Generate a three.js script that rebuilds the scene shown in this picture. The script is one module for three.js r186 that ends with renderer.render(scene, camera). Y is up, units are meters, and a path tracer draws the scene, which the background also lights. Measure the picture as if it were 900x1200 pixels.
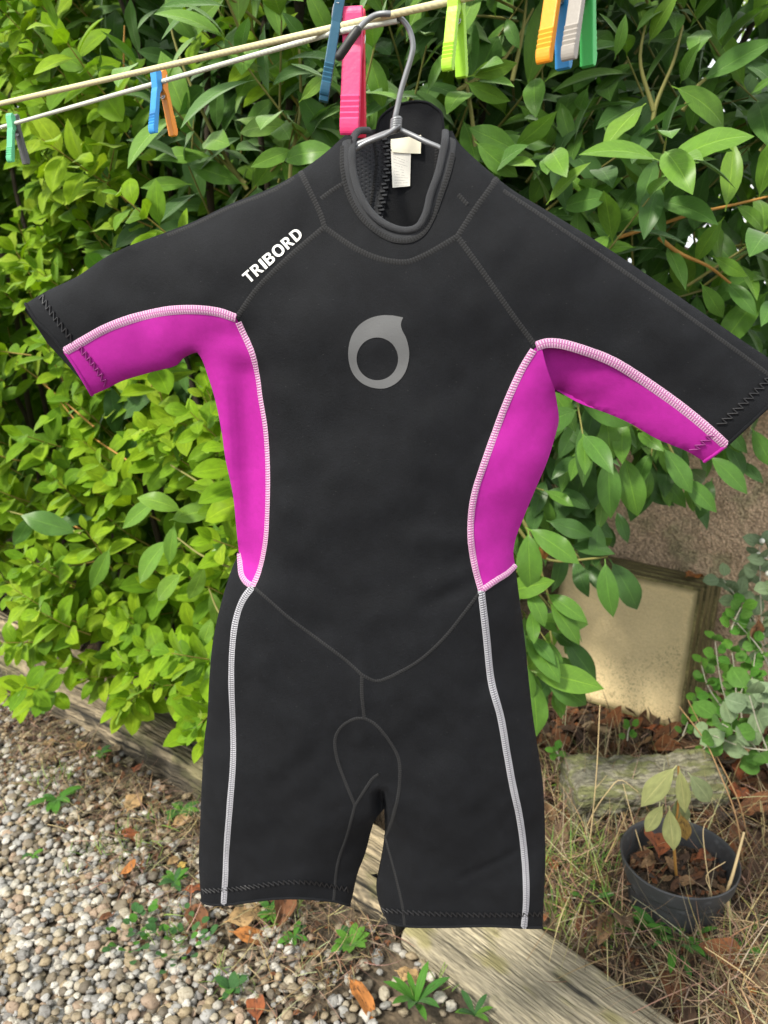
import * as THREE from 'three';
import { mergeGeometries } from 'three/addons/utils/BufferGeometryUtils.js';
import { RoundedBoxGeometry } from 'three/addons/geometries/RoundedBoxGeometry.js';
import { FontLoader } from 'three/addons/loaders/FontLoader.js';
import { createNoise2D, createNoise3D } from 'simplex-noise';

// ---------------------------------------------------------------- camera, sky, sun, exposure
const scene = new THREE.Scene();
const F = 915, PITCH = 17 * Math.PI / 180, EYE = 1.3;                  // focal length in pixels of the 900 x 1200 photograph
const camera = new THREE.PerspectiveCamera(2 * Math.atan(600 / F) * 180 / Math.PI, 0.75, 0.05, 200);
camera.position.set(0, EYE, 0);
camera.rotation.x = -PITCH;
camera.focus = 0.76;
camera.userData.fStop = 10;
const renderer = new THREE.WebGLRenderer({ antialias: true });
renderer.toneMapping = THREE.LinearToneMapping;
renderer.toneMappingExposure = 2.1;
renderer.shadowMap.enabled = true;
const SUN_DIR = new THREE.Vector3(-0.5, 0.74, 0.42).normalize();
{
  // a bright, thinly clouded sky: paler and stronger round the veiled sun, blue-grey breaks between the clouds
  const W = 512, H = 256, data = new Float32Array(W * H * 4), n3 = createNoise3D(mulberry(5));
  for (let r = 0; r < H; r++) for (let c = 0; c < W; c++) {
    const up = ((r + 0.5) / H - 0.5) * Math.PI, ro = ((c + 0.5) / W - 0.5) * 2 * Math.PI;
    const x = Math.cos(ro) * Math.cos(up), z = Math.sin(ro) * Math.cos(up), y = Math.sin(up);
    const cl = 0.5 + 0.3 * n3(x * 2.2, y * 4, z * 2.2) + 0.2 * n3(x * 5, y * 9, z * 5);
    const k = Math.min(1, Math.max(0, cl * 1.3));
    const glow = Math.pow(Math.max(0, x * SUN_DIR.x + y * SUN_DIR.y + z * SUN_DIR.z), 6);
    const L = 0.85 + 0.35 * glow, o = (r * W + c) * 4;
    data[o] = L * (0.78 + 0.22 * k); data[o + 1] = L * (0.86 + 0.13 * k); data[o + 2] = L * (0.97 - 0.02 * k); data[o + 3] = 1;
  }
  const sky = new THREE.DataTexture(data, W, H, THREE.RGBAFormat, THREE.FloatType);
  sky.mapping = THREE.EquirectangularReflectionMapping; sky.magFilter = THREE.LinearFilter; sky.needsUpdate = true;
  scene.background = sky; scene.environment = sky;
}
const sun = new THREE.DirectionalLight(new THREE.Color(1, 0.94, 0.80), 2.6);
sun.position.copy(SUN_DIR).multiplyScalar(8).add(new THREE.Vector3(0, 0.5, -1.4));
sun.target.position.set(0, 0.5, -1.4);
sun.castShadow = true; sun.shadow.radius = 16; sun.shadow.mapSize.set(2048, 2048);
Object.assign(sun.shadow.camera, { left: -3, right: 3, top: 3, bottom: -3, near: 0.5, far: 20 });
sun.name = 'sun';
scene.add(sun, sun.target);

// ---------------------------------------------------------------- helpers
function mulberry(a) { return () => { a = (a + 0x6d2b79f5) | 0; let t = Math.imul(a ^ (a >>> 15), 1 | a); t = (t + Math.imul(t ^ (t >>> 7), 61 | t)) ^ t; return ((t ^ (t >>> 14)) >>> 0) / 4294967296; }; }
const V = (x, y, z) => new THREE.Vector3(x, y, z);
const lerp = THREE.MathUtils.lerp, clamp = THREE.MathUtils.clamp, smooth = THREE.MathUtils.smoothstep;
const CP = Math.cos(PITCH), SP = Math.sin(PITCH);
function ray(px, py) { const x = (px - 450) / F, y = (600 - py) / F; return V(x, y * CP - SP, -(CP + y * SP)); }      // through a place of the photograph
function atY(px, py, h) { const d = ray(px, py); return d.multiplyScalar((h - EYE) / d.y).add(V(0, EYE, 0)); }
function atZ(px, py, fwd) { const d = ray(px, py); return d.multiplyScalar(fwd / -d.z).add(V(0, EYE, 0)); }
function project(p) { const y = p.y - EYE, dep = -p.z * CP - y * SP; return [450 + F * p.x / dep, 600 - F * (y * CP - p.z * SP) / dep, dep]; }
const used = {};
function numbered(n) { const k = used[n] = (used[n] ?? -1) + 1; return k ? n + '_' + String(k).padStart(3, '0') : n; }
function tag(o, label, category, group) { o.userData.label = label; o.userData.category = category; if (group) o.userData.group = group; return o; }
function thing(name, label, category, pos, group) { const g = new THREE.Group(); g.name = numbered(name); if (pos) g.position.copy(pos); scene.add(g); return tag(g, label, category, group); }
function part(parent, name, geo, mat) { const m = new THREE.Mesh(geo, mat); m.name = name; parent.add(m); return m; }
function struct(name, geo, mat) { const m = new THREE.Mesh(geo, mat); m.name = name; m.userData.kind = 'structure'; scene.add(m); return m; }
function stuff(parent, name, m) { m.name = name; m.userData.kind = 'stuff'; parent.add(m); return m; }
function bg(pos, nor, uv, idx) { const g = new THREE.BufferGeometry(); g.setAttribute('position', new THREE.Float32BufferAttribute(pos, 3)); if (uv) g.setAttribute('uv', new THREE.Float32BufferAttribute(uv, 2)); if (idx) g.setIndex(idx); if (nor) g.setAttribute('normal', new THREE.Float32BufferAttribute(nor, 3)); else g.computeVertexNormals(); return g; }
function tube(pts, r, sides = 6, segs, closed = false) { const c = new THREE.CatmullRomCurve3(pts, closed, 'centripetal'); return new THREE.TubeGeometry(c, segs ?? Math.max(3, pts.length * 4), r, sides, closed); }
function taper(pts, r0, r1, sides = 6, segs) {      // a tube that thins towards its end
  const c = new THREE.CatmullRomCurve3(pts, false, 'centripetal'), n = segs ?? Math.max(3, pts.length * 3), g = new THREE.TubeGeometry(c, n, 1, sides), p = g.attributes.position, q = V();
  for (let i = 0; i <= n; i++) { const o = c.getPointAt(i / n), r = lerp(r0, r1, i / n); for (let j = 0; j <= sides; j++) { const k = i * (sides + 1) + j; q.fromBufferAttribute(p, k).sub(o).multiplyScalar(r).add(o); p.setXYZ(k, q.x, q.y, q.z); } }
  return g;
}
function crv(pts, step = 5) {                        // smooth a traced line
  const c = new THREE.CatmullRomCurve3(pts.map((p) => V(p[0], p[1], 0)), false, 'centripetal'), n = Math.max(2, Math.round(c.getLength() / step));
  return c.getSpacedPoints(n).map((p) => [p.x, p.y]);
}
const rev = (a) => a.slice().reverse();
function inPoly(x, y, P) { let c = false; for (let i = 0, j = P.length - 1; i < P.length; j = i++) { const a = P[i], b = P[j]; if ((a[1] > y) !== (b[1] > y) && x < (b[0] - a[0]) * (y - a[1]) / (b[1] - a[1]) + a[0]) c = !c; } return c; }
// textures: fn(u, v) -> [r, g, b] in sRGB 0..1, or one number for a height
function tex(size, fn, color = true, h = size) {
  const d = new Uint8Array(size * h * 4);
  for (let y = 0; y < h; y++) for (let x = 0; x < size; x++) { const v = fn((x + 0.5) / size, (y + 0.5) / h), o = (y * size + x) * 4; for (let k = 0; k < 3; k++) d[o + k] = 255 * clamp(v.length ? v[k] : v, 0, 1); d[o + 3] = 255; }
  const t = new THREE.DataTexture(d, size, h, THREE.RGBAFormat); t.wrapS = t.wrapT = THREE.RepeatWrapping; t.magFilter = THREE.LinearFilter; t.minFilter = THREE.LinearMipmapLinearFilter; t.generateMipmaps = true;
  if (color) t.colorSpace = THREE.SRGBColorSpace; t.needsUpdate = true; return t;
}
function hash(x, y, s) { let h = Math.imul(x | 0, 374761393) + Math.imul(y | 0, 668265263) + Math.imul(s | 0, 974711); h = Math.imul(h ^ (h >>> 13), 1274126177); return ((h ^ (h >>> 16)) >>> 0) / 4294967296; }
function pn(u, v, per, s = 1) {                      // noise that repeats every 1 in u and v, per cells across
  const x = u * per, y = v * per, ix = Math.floor(x), iy = Math.floor(y), fx = x - ix, fy = y - iy, w = (t) => t * t * (3 - 2 * t), m = (k) => ((k % per) + per) % per;
  return lerp(lerp(hash(m(ix), m(iy), s), hash(m(ix + 1), m(iy), s), w(fx)), lerp(hash(m(ix), m(iy + 1), s), hash(m(ix + 1), m(iy + 1), s), w(fx)), w(fy));
}
function fbm(u, v, per, oct, s = 1) { let a = 0, k = 0.5, t = 0; for (let i = 0; i < oct; i++) { a += k * pn(u, v, per << i, s + i); t += k; k *= 0.55; } return a / t; }
function pa(u, v, pu, pv, s = 1) { const x = u * pu, y = v * pv, ix = Math.floor(x), iy = Math.floor(y), fx = x - ix, fy = y - iy, w = (t) => t * t * (3 - 2 * t), m = (k, p) => ((k % p) + p) % p; return lerp(lerp(hash(m(ix, pu), m(iy, pv), s), hash(m(ix + 1, pu), m(iy, pv), s), w(fx)), lerp(hash(m(ix, pu), m(iy + 1, pv), s), hash(m(ix + 1, pu), m(iy + 1, pv), s), w(fx)), w(fy)); }   // the same with its own count each way, for grain
const std = (o) => new THREE.MeshStandardMaterial({ roughness: 0.8, ...o });
const phys = (o) => new THREE.MeshPhysicalMaterial({ roughness: 0.6, ...o });
const rgb = (r, g, b) => new THREE.Color().setRGB(r, g, b);
function rep(t, a, b = a) { const c = t.clone(); c.repeat.set(a, b); c.needsUpdate = true; return c; }
function basis(y, z) { const Y = y.clone().normalize(), X = Y.clone().cross(z).normalize(), Z = X.clone().cross(Y); return new THREE.Matrix4().makeBasis(X, Y, Z); }

// ---------------------------------------------------------------- the wetsuit
const SIL = {
  topL: crv([[30, 356], [53, 342], [92, 323], [121, 303], [149, 289], [192, 273], [228, 259], [270, 239], [320, 219], [352, 201]]),
  neckL: crv([[352, 201], [380, 180], [398, 164]]),
  neckR: crv([[530, 153], [536, 165], [545, 175], [560, 189], [583, 209]]),
  topR: crv([[583, 209], [600, 222], [643, 248], [700, 283], [760, 323], [817, 362], [867, 397], [900, 419], [936, 443]]),
  lowR: crv([[825, 541], [807, 530], [767, 513], [740, 497], [713, 485], [680, 473], [660, 462], [650, 456]]),
  torsoR: crv([[650, 456], [653, 474], [655, 492], [652, 506], [642, 539], [627.6, 573], [613.5, 607], [605, 629], [601.6, 649], [604, 663]]),
  sideR: crv([[604, 663], [606, 680], [615, 750], [620, 800], [624.6, 840], [629.5, 872], [635.6, 913], [638, 950], [639, 1011], [637, 1060], [635.6, 1087]]),
  hemR: crv([[635.6, 1087], [618, 1087], [574, 1085], [513, 1086], [474, 1085], [455, 1081]]),
  inR: crv([[455, 1081], [447, 1067], [442, 1050], [441, 1036], [444, 1021], [448.6, 996], [451, 977], [450, 948]]),
  inL: crv([[450, 948], [439, 962], [428, 1000], [419, 1024], [412, 1055], [410, 1061]]),
  hemL: crv([[410, 1061], [391, 1056], [353, 1052.5], [321, 1053], [292, 1056.5], [265, 1060], [241, 1058.7], [235.5, 1054.7]]),
  sideL: crv([[235.5, 1054.7], [233, 1013], [234.7, 960], [237, 907], [240, 861], [243, 840], [245, 800], [249, 755], [257, 715], [270.7, 669], [280, 648]]),
  torsoL: crv([[280, 648], [277, 620], [273, 580], [264, 537], [260, 508], [252, 468], [243, 439], [236, 420], [231, 413]]),
  lowL: crv([[231, 413], [224, 415], [213, 421], [207, 428], [178, 436], [142, 447], [124, 456], [108, 463]]),
};
const SEAM = {
  neck: crv([[352, 201], [366, 230], [376, 252], [380, 266]]),
  neckMid: crv([[380, 266], [392, 275], [420, 293], [448, 304], [476, 307], [496, 300], [516, 289], [536, 277]]),
  neckEnd: crv([[536, 277], [556, 246], [570, 227], [583, 209]]),
  ragL: crv([[380, 266], [340, 300], [300, 340], [277, 373]]),
  ragR: crv([[536, 277], [564, 316], [600, 368], [628, 406]]),
  pinkUpL: crv([[76, 412], [92, 402.7], [124, 385], [160, 372], [199, 364], [231, 363], [256, 366], [277, 373]]),
  pinkLoL: crv([[277, 373], [284, 388], [295, 413], [302, 442], [305, 465], [310.7, 500], [313.5, 540], [313.5, 593], [310.7, 636], [304, 668], [296, 687]]),
  pinkBotL: crv([[296, 687], [288, 682], [283, 674], [281, 660], [280, 648]], 3),
  pinkUpR: crv([[851, 522], [826.7, 500], [793, 473], [750, 443], [716.7, 423], [683, 410], [656.7, 402.7], [640, 402], [628, 406]]),
  pinkLoR: crv([[628, 406], [613, 430], [596.5, 465], [582, 502], [568, 541.5], [557, 575.5], [552, 606.6], [552, 635], [557, 666], [564, 692]]),
  pinkBotR: crv([[564, 692], [582, 680], [596, 671], [604, 663]], 3),
  waistL: crv([[296, 687], [317, 705], [337, 722.7], [380, 754.7], [406.7, 775], [424, 791]]),
  waistM: crv([[424, 791], [441, 798], [458, 793]]),
  waistR: crv([[458, 793], [490, 775], [520, 748], [545, 717], [564, 692]]),
  centre: crv([[424, 791], [424, 815], [427, 842]]),
  gusL: crv([[427, 842], [417, 842], [401, 851], [393, 865], [394.7, 888], [404, 915], [416, 944]]),
  gusR: crv([[427, 842], [436, 846], [446.7, 856], [458, 871], [467, 889], [468.5, 913], [464.5, 942.7], [458, 965], [451, 981]]),
  crotch: crv([[416, 944], [428, 925], [437, 912], [444, 907]]),
  crotchR: crv([[444, 907], [448, 920], [450, 934], [450, 948]]),
  inFrontL: crv([[416, 944], [406.7, 979], [396, 1011], [391, 1056]]),
  inFrontR: crv([[451, 981], [464.5, 1031], [472, 1065], [474, 1085]]),
  legL: crv([[296, 687], [284, 704], [276, 728], [272, 760], [271, 800], [273, 853], [273, 893], [269, 947], [265, 1000], [264, 1027], [262, 1059]]),
  legR: crv([[564, 692], [570, 745], [576, 800], [586.7, 840], [594, 882], [601, 921], [608.7, 957], [613.6, 992], [616.5, 1031], [616.5, 1060], [614, 1087]]),
  fold: crv([[634, 404], [640, 428], [646, 446], [650, 456]], 3),
};
const SUIT_D = 0.75, YAW = 0.14;                     // the suit hangs 0.75 m away, its right sleeve a little nearer
const midZ = (x) => -SUIT_D + YAW * x;
function onMid(px, py) { const d = ray(px, py), t = -SUIT_D / (d.z - YAW * d.x); return [d.x * t, EYE + d.y * t]; }
const mid = (pts) => pts.map((p) => onMid(p[0], p[1]));
// how far the neoprene stands out: an inflated shape over the outline, carried on past the openings so that they stay open
const fieldPoly = mid([...SIL.topL, ...SIL.neckL, [398, 70], [534, 70], ...SIL.neckR, ...SIL.topR, [1000, 485], [880, 590], ...SIL.lowR, ...SIL.torsoR, ...SIL.sideR, [635, 1190], [458, 1190], ...SIL.inR, ...SIL.inL, [410, 1160], [235, 1160], ...SIL.sideL, ...SIL.torsoL, ...SIL.lowL, [40, 515], [-35, 395]]);
const GX0 = -0.47, GY0 = 0.4, GC = 0.0026, GW = 400, GH = 425, PF = new Float32Array(GW * GH);
{
  const inside = new Uint8Array(GW * GH);
  for (let j = 1; j < GH - 1; j++) for (let i = 1; i < GW - 1; i++) inside[j * GW + i] = inPoly(GX0 + i * GC, GY0 + j * GC, fieldPoly) ? 1 : 0;
  const om = 1.975;
  for (let it = 0; it < 420; it++) for (let j = 1; j < GH - 1; j++) for (let i = 1, k = j * GW + 1; i < GW - 1; i++, k++) if (inside[k]) PF[k] += om * (0.25 * (PF[k - 1] + PF[k + 1] + PF[k - GW] + PF[k + GW] + GC * GC) - PF[k]);
}
function field(x, y) {
  const a = (x - GX0) / GC, b = (y - GY0) / GC, i = Math.floor(a), j = Math.floor(b); if (i < 0 || j < 0 || i >= GW - 1 || j >= GH - 1) return 0;
  const u = a - i, v = b - j, k = j * GW + i; return Math.max(0, lerp(lerp(PF[k], PF[k + 1], u), lerp(PF[k + GW], PF[k + GW + 1], u), v));
}
const wn = createNoise2D(mulberry(41));
const CREASES = [      // folds pressed into the cloth: from, to (places in the photograph), depth in metres, half width in metres
  [[535, 1012], [600, 985], -0.0016, 0.006], [[545, 640], [500, 655], -0.0022, 0.012], [[548, 620], [490, 615], 0.0020, 0.012], [[425, 745], [423, 842], 0.0028, 0.010],
  [[285, 230], [345, 275], -0.0015, 0.02], [[165, 330], [210, 372], -0.0026, 0.022], [[120, 340], [150, 380], 0.0022, 0.018], [[660, 330], [720, 300], -0.0014, 0.014],
  [[690, 400], [760, 350], -0.0018, 0.03], [[640, 390], [590, 330], -0.0030, 0.022], [[293, 440], [300, 650], -0.018, 0.019], [[262, 440], [278, 600], 0.005, 0.014], [[330, 640], [400, 690], -0.0022, 0.02],
  [[250, 700], [300, 760], 0.0018, 0.018], [[305, 400], [350, 440], -0.0022, 0.016], [[240, 400], [290, 385], -0.003, 0.012], [[590, 480], [555, 520], -0.002, 0.012], [[320, 560], [370, 600], 0.0018, 0.022], [[330, 690], [420, 740], -0.0016, 0.014], [[500, 690], [555, 665], -0.0026, 0.010], [[380, 850], [330, 900], -0.0016, 0.012], [[480, 900], [540, 930], -0.0015, 0.012], [[200, 300], [250, 345], -0.0022, 0.016], [[700, 330], [740, 400], -0.0022, 0.018], [[780, 360], [800, 430], 0.0018, 0.016], [[470, 700], [520, 760], 0.0018, 0.03], [[300, 930], [350, 880], 0.0016, 0.03], [[375, 330], [360, 420], 0.0020, 0.03], [[560, 440], [530, 560], -0.0028, 0.03], [[470, 520], [450, 690], 0.0022, 0.04],
  [[860, 470], [800, 420], 0.0018, 0.02], [[446, 912], [449.5, 945], -0.020, 0.006], [[840, 470], [780, 440], -0.0014, 0.012],
].map(([a, b, d, w]) => [...onMid(...a), ...onMid(...b), d, w]);
function relief(x, y) {
  let z = 0.0044 * wn(x * 7, y * 5.5) + 0.0006 * wn(x * 13 + 3, y * 10) + 0.0009 * wn(x * 24 + 7, y * 19);
  for (const [ax, ay, bx, by, d, w] of CREASES) {
    const ux = bx - ax, uy = by - ay, L2 = ux * ux + uy * uy, t = ((x - ax) * ux + (y - ay) * uy) / L2, tc = clamp(t, 0, 1), r = Math.hypot(x - ax - tc * ux, y - ay - tc * uy);
    if (r < 3 * w) z += d * Math.exp(-r * r / (w * w)) * (1 - 0.4 * Math.abs(2 * tc - 1));
  }
  return z;
}
function bulge(x, y) { const h = 0.27 * Math.sqrt(2 * field(x, y)); return h < 0.034 ? h : 0.034 + (h - 0.034) * 0.75; }
function frontZ(x, y) { const h = bulge(x, y); return midZ(x) + h + relief(x, y) * smooth(h, 0.001, 0.012); }
const backZ = (x, y) => midZ(x) - 0.8 * bulge(x, y) - 0.001;
function onFront(px, py, zf = frontZ) { const d = ray(px, py); let [x, y] = onMid(px, py); for (let i = 0; i < 12; i++) { const t = zf(x, y) / d.z; x = lerp(x, d.x * t, 0.8); y = lerp(y, EYE + d.y * t, 0.8); } return [x, y]; }
const front = (pts, zf) => pts.map((p) => onFront(p[0], p[1], zf));
function nrm(zf, x, y) { const e = 0.0018, n = V(-(zf(x + e, y) - zf(x - e, y)) / (2 * e), -(zf(x, y + e) - zf(x, y - e)) / (2 * e), 1); return n.normalize(); }
// a piece of cloth: the outline cut into small cells, each lifted onto the surface
function cloth(poly, zf, { cell = 0.006, lift = 0, back = false } = {}) {
  let area = 0; for (let i = 0, j = poly.length - 1; i < poly.length; j = i++) area += poly[j][0] * poly[i][1] - poly[i][0] * poly[j][1];
  const P = area < 0 ? rev(poly) : poly, xs = P.map((p) => p[0]), ys = P.map((p) => p[1]), x0 = Math.floor(Math.min(...xs) / cell), x1 = Math.ceil(Math.max(...xs) / cell), y0 = Math.floor(Math.min(...ys) / cell), y1 = Math.ceil(Math.max(...ys) / cell);
  const pos = [], nor = [], uv = [], idx = [];
  const cut = (S, ax, lim, keepLess) => { const out = []; for (let i = 0; i < S.length; i++) { const a = S[i], b = S[(i + 1) % S.length], ia = keepLess ? a[ax] <= lim : a[ax] >= lim, ib = keepLess ? b[ax] <= lim : b[ax] >= lim; if (ia) out.push(a); if (ia !== ib) { const t = (lim - a[ax]) / (b[ax] - a[ax]); out.push([a[0] + t * (b[0] - a[0]), a[1] + t * (b[1] - a[1])]); } } return out; };
  for (let j = y0; j < y1; j++) {
    const row = cut(cut(P, 1, j * cell, false), 1, (j + 1) * cell, true); if (row.length < 3) continue;
    for (let i = x0; i < x1; i++) {
      const q = cut(cut(row, 0, i * cell, false), 0, (i + 1) * cell, true).filter((p, k, a) => { const b = a[(k + 1) % a.length]; return Math.hypot(p[0] - b[0], p[1] - b[1]) > 1e-7; });
      if (q.length < 3) continue;
      const tri = q.length === 3 ? [[0, 1, 2]] : q.length === 4 && Math.abs(q[0][0] - q[2][0]) > cell * 0.99 && Math.abs(q[0][1] - q[2][1]) > cell * 0.99 ? [[0, 1, 2], [0, 2, 3]] : THREE.ShapeUtils.triangulateShape(q.map((p) => new THREE.Vector2(p[0], p[1])), []);
      const b = pos.length / 3;
      for (const p of q) { const n = nrm(zf, p[0], p[1]); pos.push(p[0] + n.x * lift, p[1] + n.y * lift, zf(p[0], p[1]) + n.z * lift); if (back) n.negate(); nor.push(n.x, n.y, n.z); uv.push(p[0], p[1]); }
      for (const t of tri) back ? idx.push(b + t[0], b + t[2], b + t[1]) : idx.push(b + t[0], b + t[1], b + t[2]);
    }
  }
  return bg(pos, nor, uv, idx);
}
// a sewn band along a traced line: raised, with the thread running in its texture (v repeats every centimetre)
function band(pts, width, { zf = frontZ, lift = 0.0006, high = 0.0012, n = 4 } = {}) {
  const c = new THREE.CatmullRomCurve3(front(pts, zf).map((p) => V(p[0], p[1], 0))), m = Math.ceil(c.getLength() / 0.003), Q = c.getSpacedPoints(m), pos = [], nor = [], uv = [], idx = []; let L = 0, last = null;
  for (let i = 0; i <= m; i++) {
    const a = Q[Math.max(0, i - 1)], b = Q[Math.min(m, i + 1)], t = b.clone().sub(a).normalize(), q = Q[i], w3 = V(q.x, q.y, zf(q.x, q.y)); if (last) L += w3.distanceTo(last); last = w3;
    const N0 = nrm(zf, q.x, q.y), S = V(-t.y, t.x, 0); S.addScaledVector(N0, -S.dot(N0)).normalize();
    for (let k = 0; k <= n; k++) {
      const u = k / n * 2 - 1, x = q.x + S.x * u * width / 2, y = q.y + S.y * u * width / 2, r = lift + high * (1 - u * u) - (Math.abs(u) === 1 ? 0.0008 : 0), z = Math.max(zf(x, y), w3.z + S.z * u * width / 2 - 0.002);
      pos.push(x + N0.x * r, y + N0.y * r, z + N0.z * r); const nn = N0.clone().addScaledVector(S, u * 0.55).normalize(); nor.push(nn.x, nn.y, nn.z); uv.push(k / n, L / 0.01);
    }
    if (i < m) for (let k = 0; k < n; k++) { const o = i * (n + 1) + k; idx.push(o, o + n + 1, o + 1, o + 1, o + n + 1, o + n + 2); }
  }
  return bg(pos, nor, uv, idx);
}
function lineOn(pts, zf = frontZ, lift = 0.001) { return front(pts, zf).map(([x, y]) => { const n = nrm(zf, x, y); return V(x, y, zf(x, y)).addScaledVector(n, lift); }); }
function zigzag(pts, wide, pitch, r, lift = 0.0008) {   // a line of hem thread, back and forth
  const c = new THREE.CatmullRomCurve3(front(pts).map((p) => V(p[0], p[1], 0))), m = Math.round(c.getLength() / pitch), Q = c.getSpacedPoints(m), out = [];
  const at = (i, s) => { const a = Q[Math.max(0, i - 1)], b = Q[Math.min(m, i + 1)], t = b.clone().sub(a).normalize(), x = Q[i].x - t.y * s * wide / 2, y = Q[i].y + t.x * s * wide / 2; return V(x, y, frontZ(x, y) + lift); };
  for (let i = 0; i < m; i++) { out.push(new THREE.TubeGeometry(new THREE.LineCurve3(at(i, -1), at(i, 1)), 1, r, 5)); out.push(new THREE.TubeGeometry(new THREE.LineCurve3(at(i, 1), at(i + 1, -1)), 1, r, 5)); }
  return mergeGeometries(out);
}

const lint = mulberry(9), LINT = []; for (let i = 0; i < 260; i++) LINT.push([lint(), lint(), 0.0006 + 0.0012 * lint() * lint()]);
const neoMap = tex(1024, (u, v) => { const a = 0.099 + 0.022 * (fbm(u, v, 40, 4, 3) - 0.5) + 0.03 * (hash(u * 1024, v * 1024, 4) - 0.5); return [a * 0.93, a * 0.98, a * 1.12]; });
{ const d = neoMap.image.data; for (const [u, v, r] of LINT) { const x = Math.floor(u * 1024), y = Math.floor(v * 1024); for (let k = 0; k < (r > 0.0009 ? 3 : 1); k++) { const o = (y * 1024 + (x + k) % 1024) * 4; d[o] = d[o + 1] = d[o + 2] = 70; } } }
const knit = tex(256, (u, v) => { const a = Math.sin((u * 32 + 0.5 * Math.floor(v * 32 % 2)) * Math.PI * 2), b = Math.sin(v * 32 * Math.PI * 2); return 0.5 + 0.2 * a * b + 0.22 * (pn(u, v, 64, 6) - 0.5) + 0.25 * (pn(u, v, 16, 8) - 0.5); }, false);
const NEO = phys({ name: 'black_neoprene', map: rep(neoMap, 1 / 0.36), roughness: 0.7, specularIntensity: 0.28, sheen: 0.06, sheenColor: rgb(0.5, 0.53, 0.62), sheenRoughness: 0.5, bumpMap: rep(knit, 1 / 0.022), bumpScale: 0.0004, side: THREE.DoubleSide });
const pinkMap = tex(512, (u, v) => { const a = 0.94 + 0.08 * (fbm(u, v, 24, 4, 5) - 0.5) + 0.04 * (hash(u * 512, v * 512, 3) - 0.5); return [0.67 * a, 0.125 * a, 0.58 * a]; });
const PINK = phys({ name: 'magenta_neoprene', map: rep(pinkMap, 1 / 0.1), roughness: 0.8, specularIntensity: 0.5, sheen: 0.15, sheenColor: rgb(1, 0.5, 0.9), sheenRoughness: 0.5, bumpMap: rep(knit, 1 / 0.022), bumpScale: 0.00022, side: THREE.DoubleSide });
const BIND = phys({ name: 'neck_binding', color: rgb(0.013, 0.014, 0.018), roughness: 0.6, sheen: 0.2, sheenColor: rgb(0.5, 0.55, 0.65), bumpMap: rep(knit, 60, 40), bumpScale: 0.0003 });
const THREAD = std({ name: 'black_thread', color: rgb(0.012, 0.012, 0.014), roughness: 0.45 });
// flat-seam stitching, seen from above: u across, v along, four stitches to the centimetre
const stitchH = (u, v) => { const e = Math.abs(u - 0.5) * 2, s = Math.abs(((v * 4 + 0.35 * u) % 1) - 0.5) * 2, bar = s < 0.62 ? 1 - (s / 0.62) ** 2 * 0.6 : 0; return e > 0.78 ? (Math.abs(((v * 4 + 0.5) % 1) - 0.5) < 0.34 ? 0.95 : 0.5) : e > 0.1 && bar ? 0.35 + 0.55 * bar : 0.16 + 0.2 * (e <= 0.1); };
const stitchBump = tex(64, stitchH, false);
const stitched = (name, thread, ground, extra = {}) => std({ name, roughness: 0.75, map: tex(64, (u, v) => { const k = smooth(stitchH(u, v), 0.2, 0.75), j = 0.92 + 0.16 * hash(u * 64, v * 64, 2); return thread.map((t, i) => lerp(ground[i], t, k) * j); }), bumpMap: stitchBump, bumpScale: 0.0007, ...extra });
const ST_WHITE = stitched('white_stitching', [0.70, 0.70, 0.73], [0.33, 0.33, 0.36]);
const ST_PINK = stitched('pale_pink_stitching', [0.77, 0.63, 0.73], [0.66, 0.36, 0.58]);
const ST_BLACK = stitched('black_stitching', [0.128, 0.13, 0.142], [0.06, 0.061, 0.067], { bumpScale: 0.0004, roughness: 0.9 });

const suit = thing('wetsuit', 'short black wetsuit with magenta side panels and white seams, hanging from the clothes line', 'wetsuit', V(0, 0, 0));

const Uinner = crv([[521.5, 154.5], [518.6, 181], [513, 204], [504, 227], [499, 250], [490, 265], [473, 269], [453, 263], [436, 249.5], [421, 227], [413, 198], [411, 176], [413, 160]]);
const cuffRline = crv([[936, 443], [893, 483], [851, 522]]), cuffRpink = crv([[851, 522], [838, 532], [825, 541]]), cuffLline = crv([[30, 356], [42, 375], [60, 393], [76, 412]]), cuffLpink = crv([[76, 412], [87, 428], [95, 441], [108, 463]]);
const black = {
  torso_panel: [[...SEAM.neckMid, ...SEAM.ragR, ...SEAM.pinkLoR, ...rev(SEAM.waistR), ...rev(SEAM.waistM), ...rev(SEAM.waistL), ...rev(SEAM.pinkLoL), ...rev(SEAM.ragL)]],
  sleeve: [[...SIL.topL, ...SEAM.neck, ...SEAM.ragL, ...rev(SEAM.pinkUpL), ...rev(cuffLline)], [...SIL.topR, ...cuffRline, ...SEAM.pinkUpR, ...rev(SEAM.ragR), ...SEAM.neckEnd]],
  leg_panel: [[...SEAM.pinkBotL, ...rev(SIL.sideL), ...rev(SIL.hemL).filter((p) => p[0] < 391), ...rev(SEAM.inFrontL), ...rev(SEAM.gusL), ...rev(SEAM.centre), ...rev(SEAM.waistL)],
    [...SEAM.pinkBotR, ...SIL.sideR, ...SIL.hemR, ...SIL.inR.filter((p) => p[1] > 981), ...rev(SEAM.gusR), ...rev(SEAM.centre), ...SEAM.waistM, ...SEAM.waistR]],
  gusset: [[...SEAM.gusL, ...SEAM.crotch, ...SEAM.crotchR, ...rev(SIL.inR).slice(0, 7).filter((p) => p[1] <= 981), ...rev(SEAM.gusR)]],
  inner_thigh_panel: [[...SEAM.crotch, ...SEAM.crotchR, ...SIL.inL, ...SIL.hemL.filter((p) => p[0] > 391), ...rev(SEAM.inFrontL)]],
};
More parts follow.
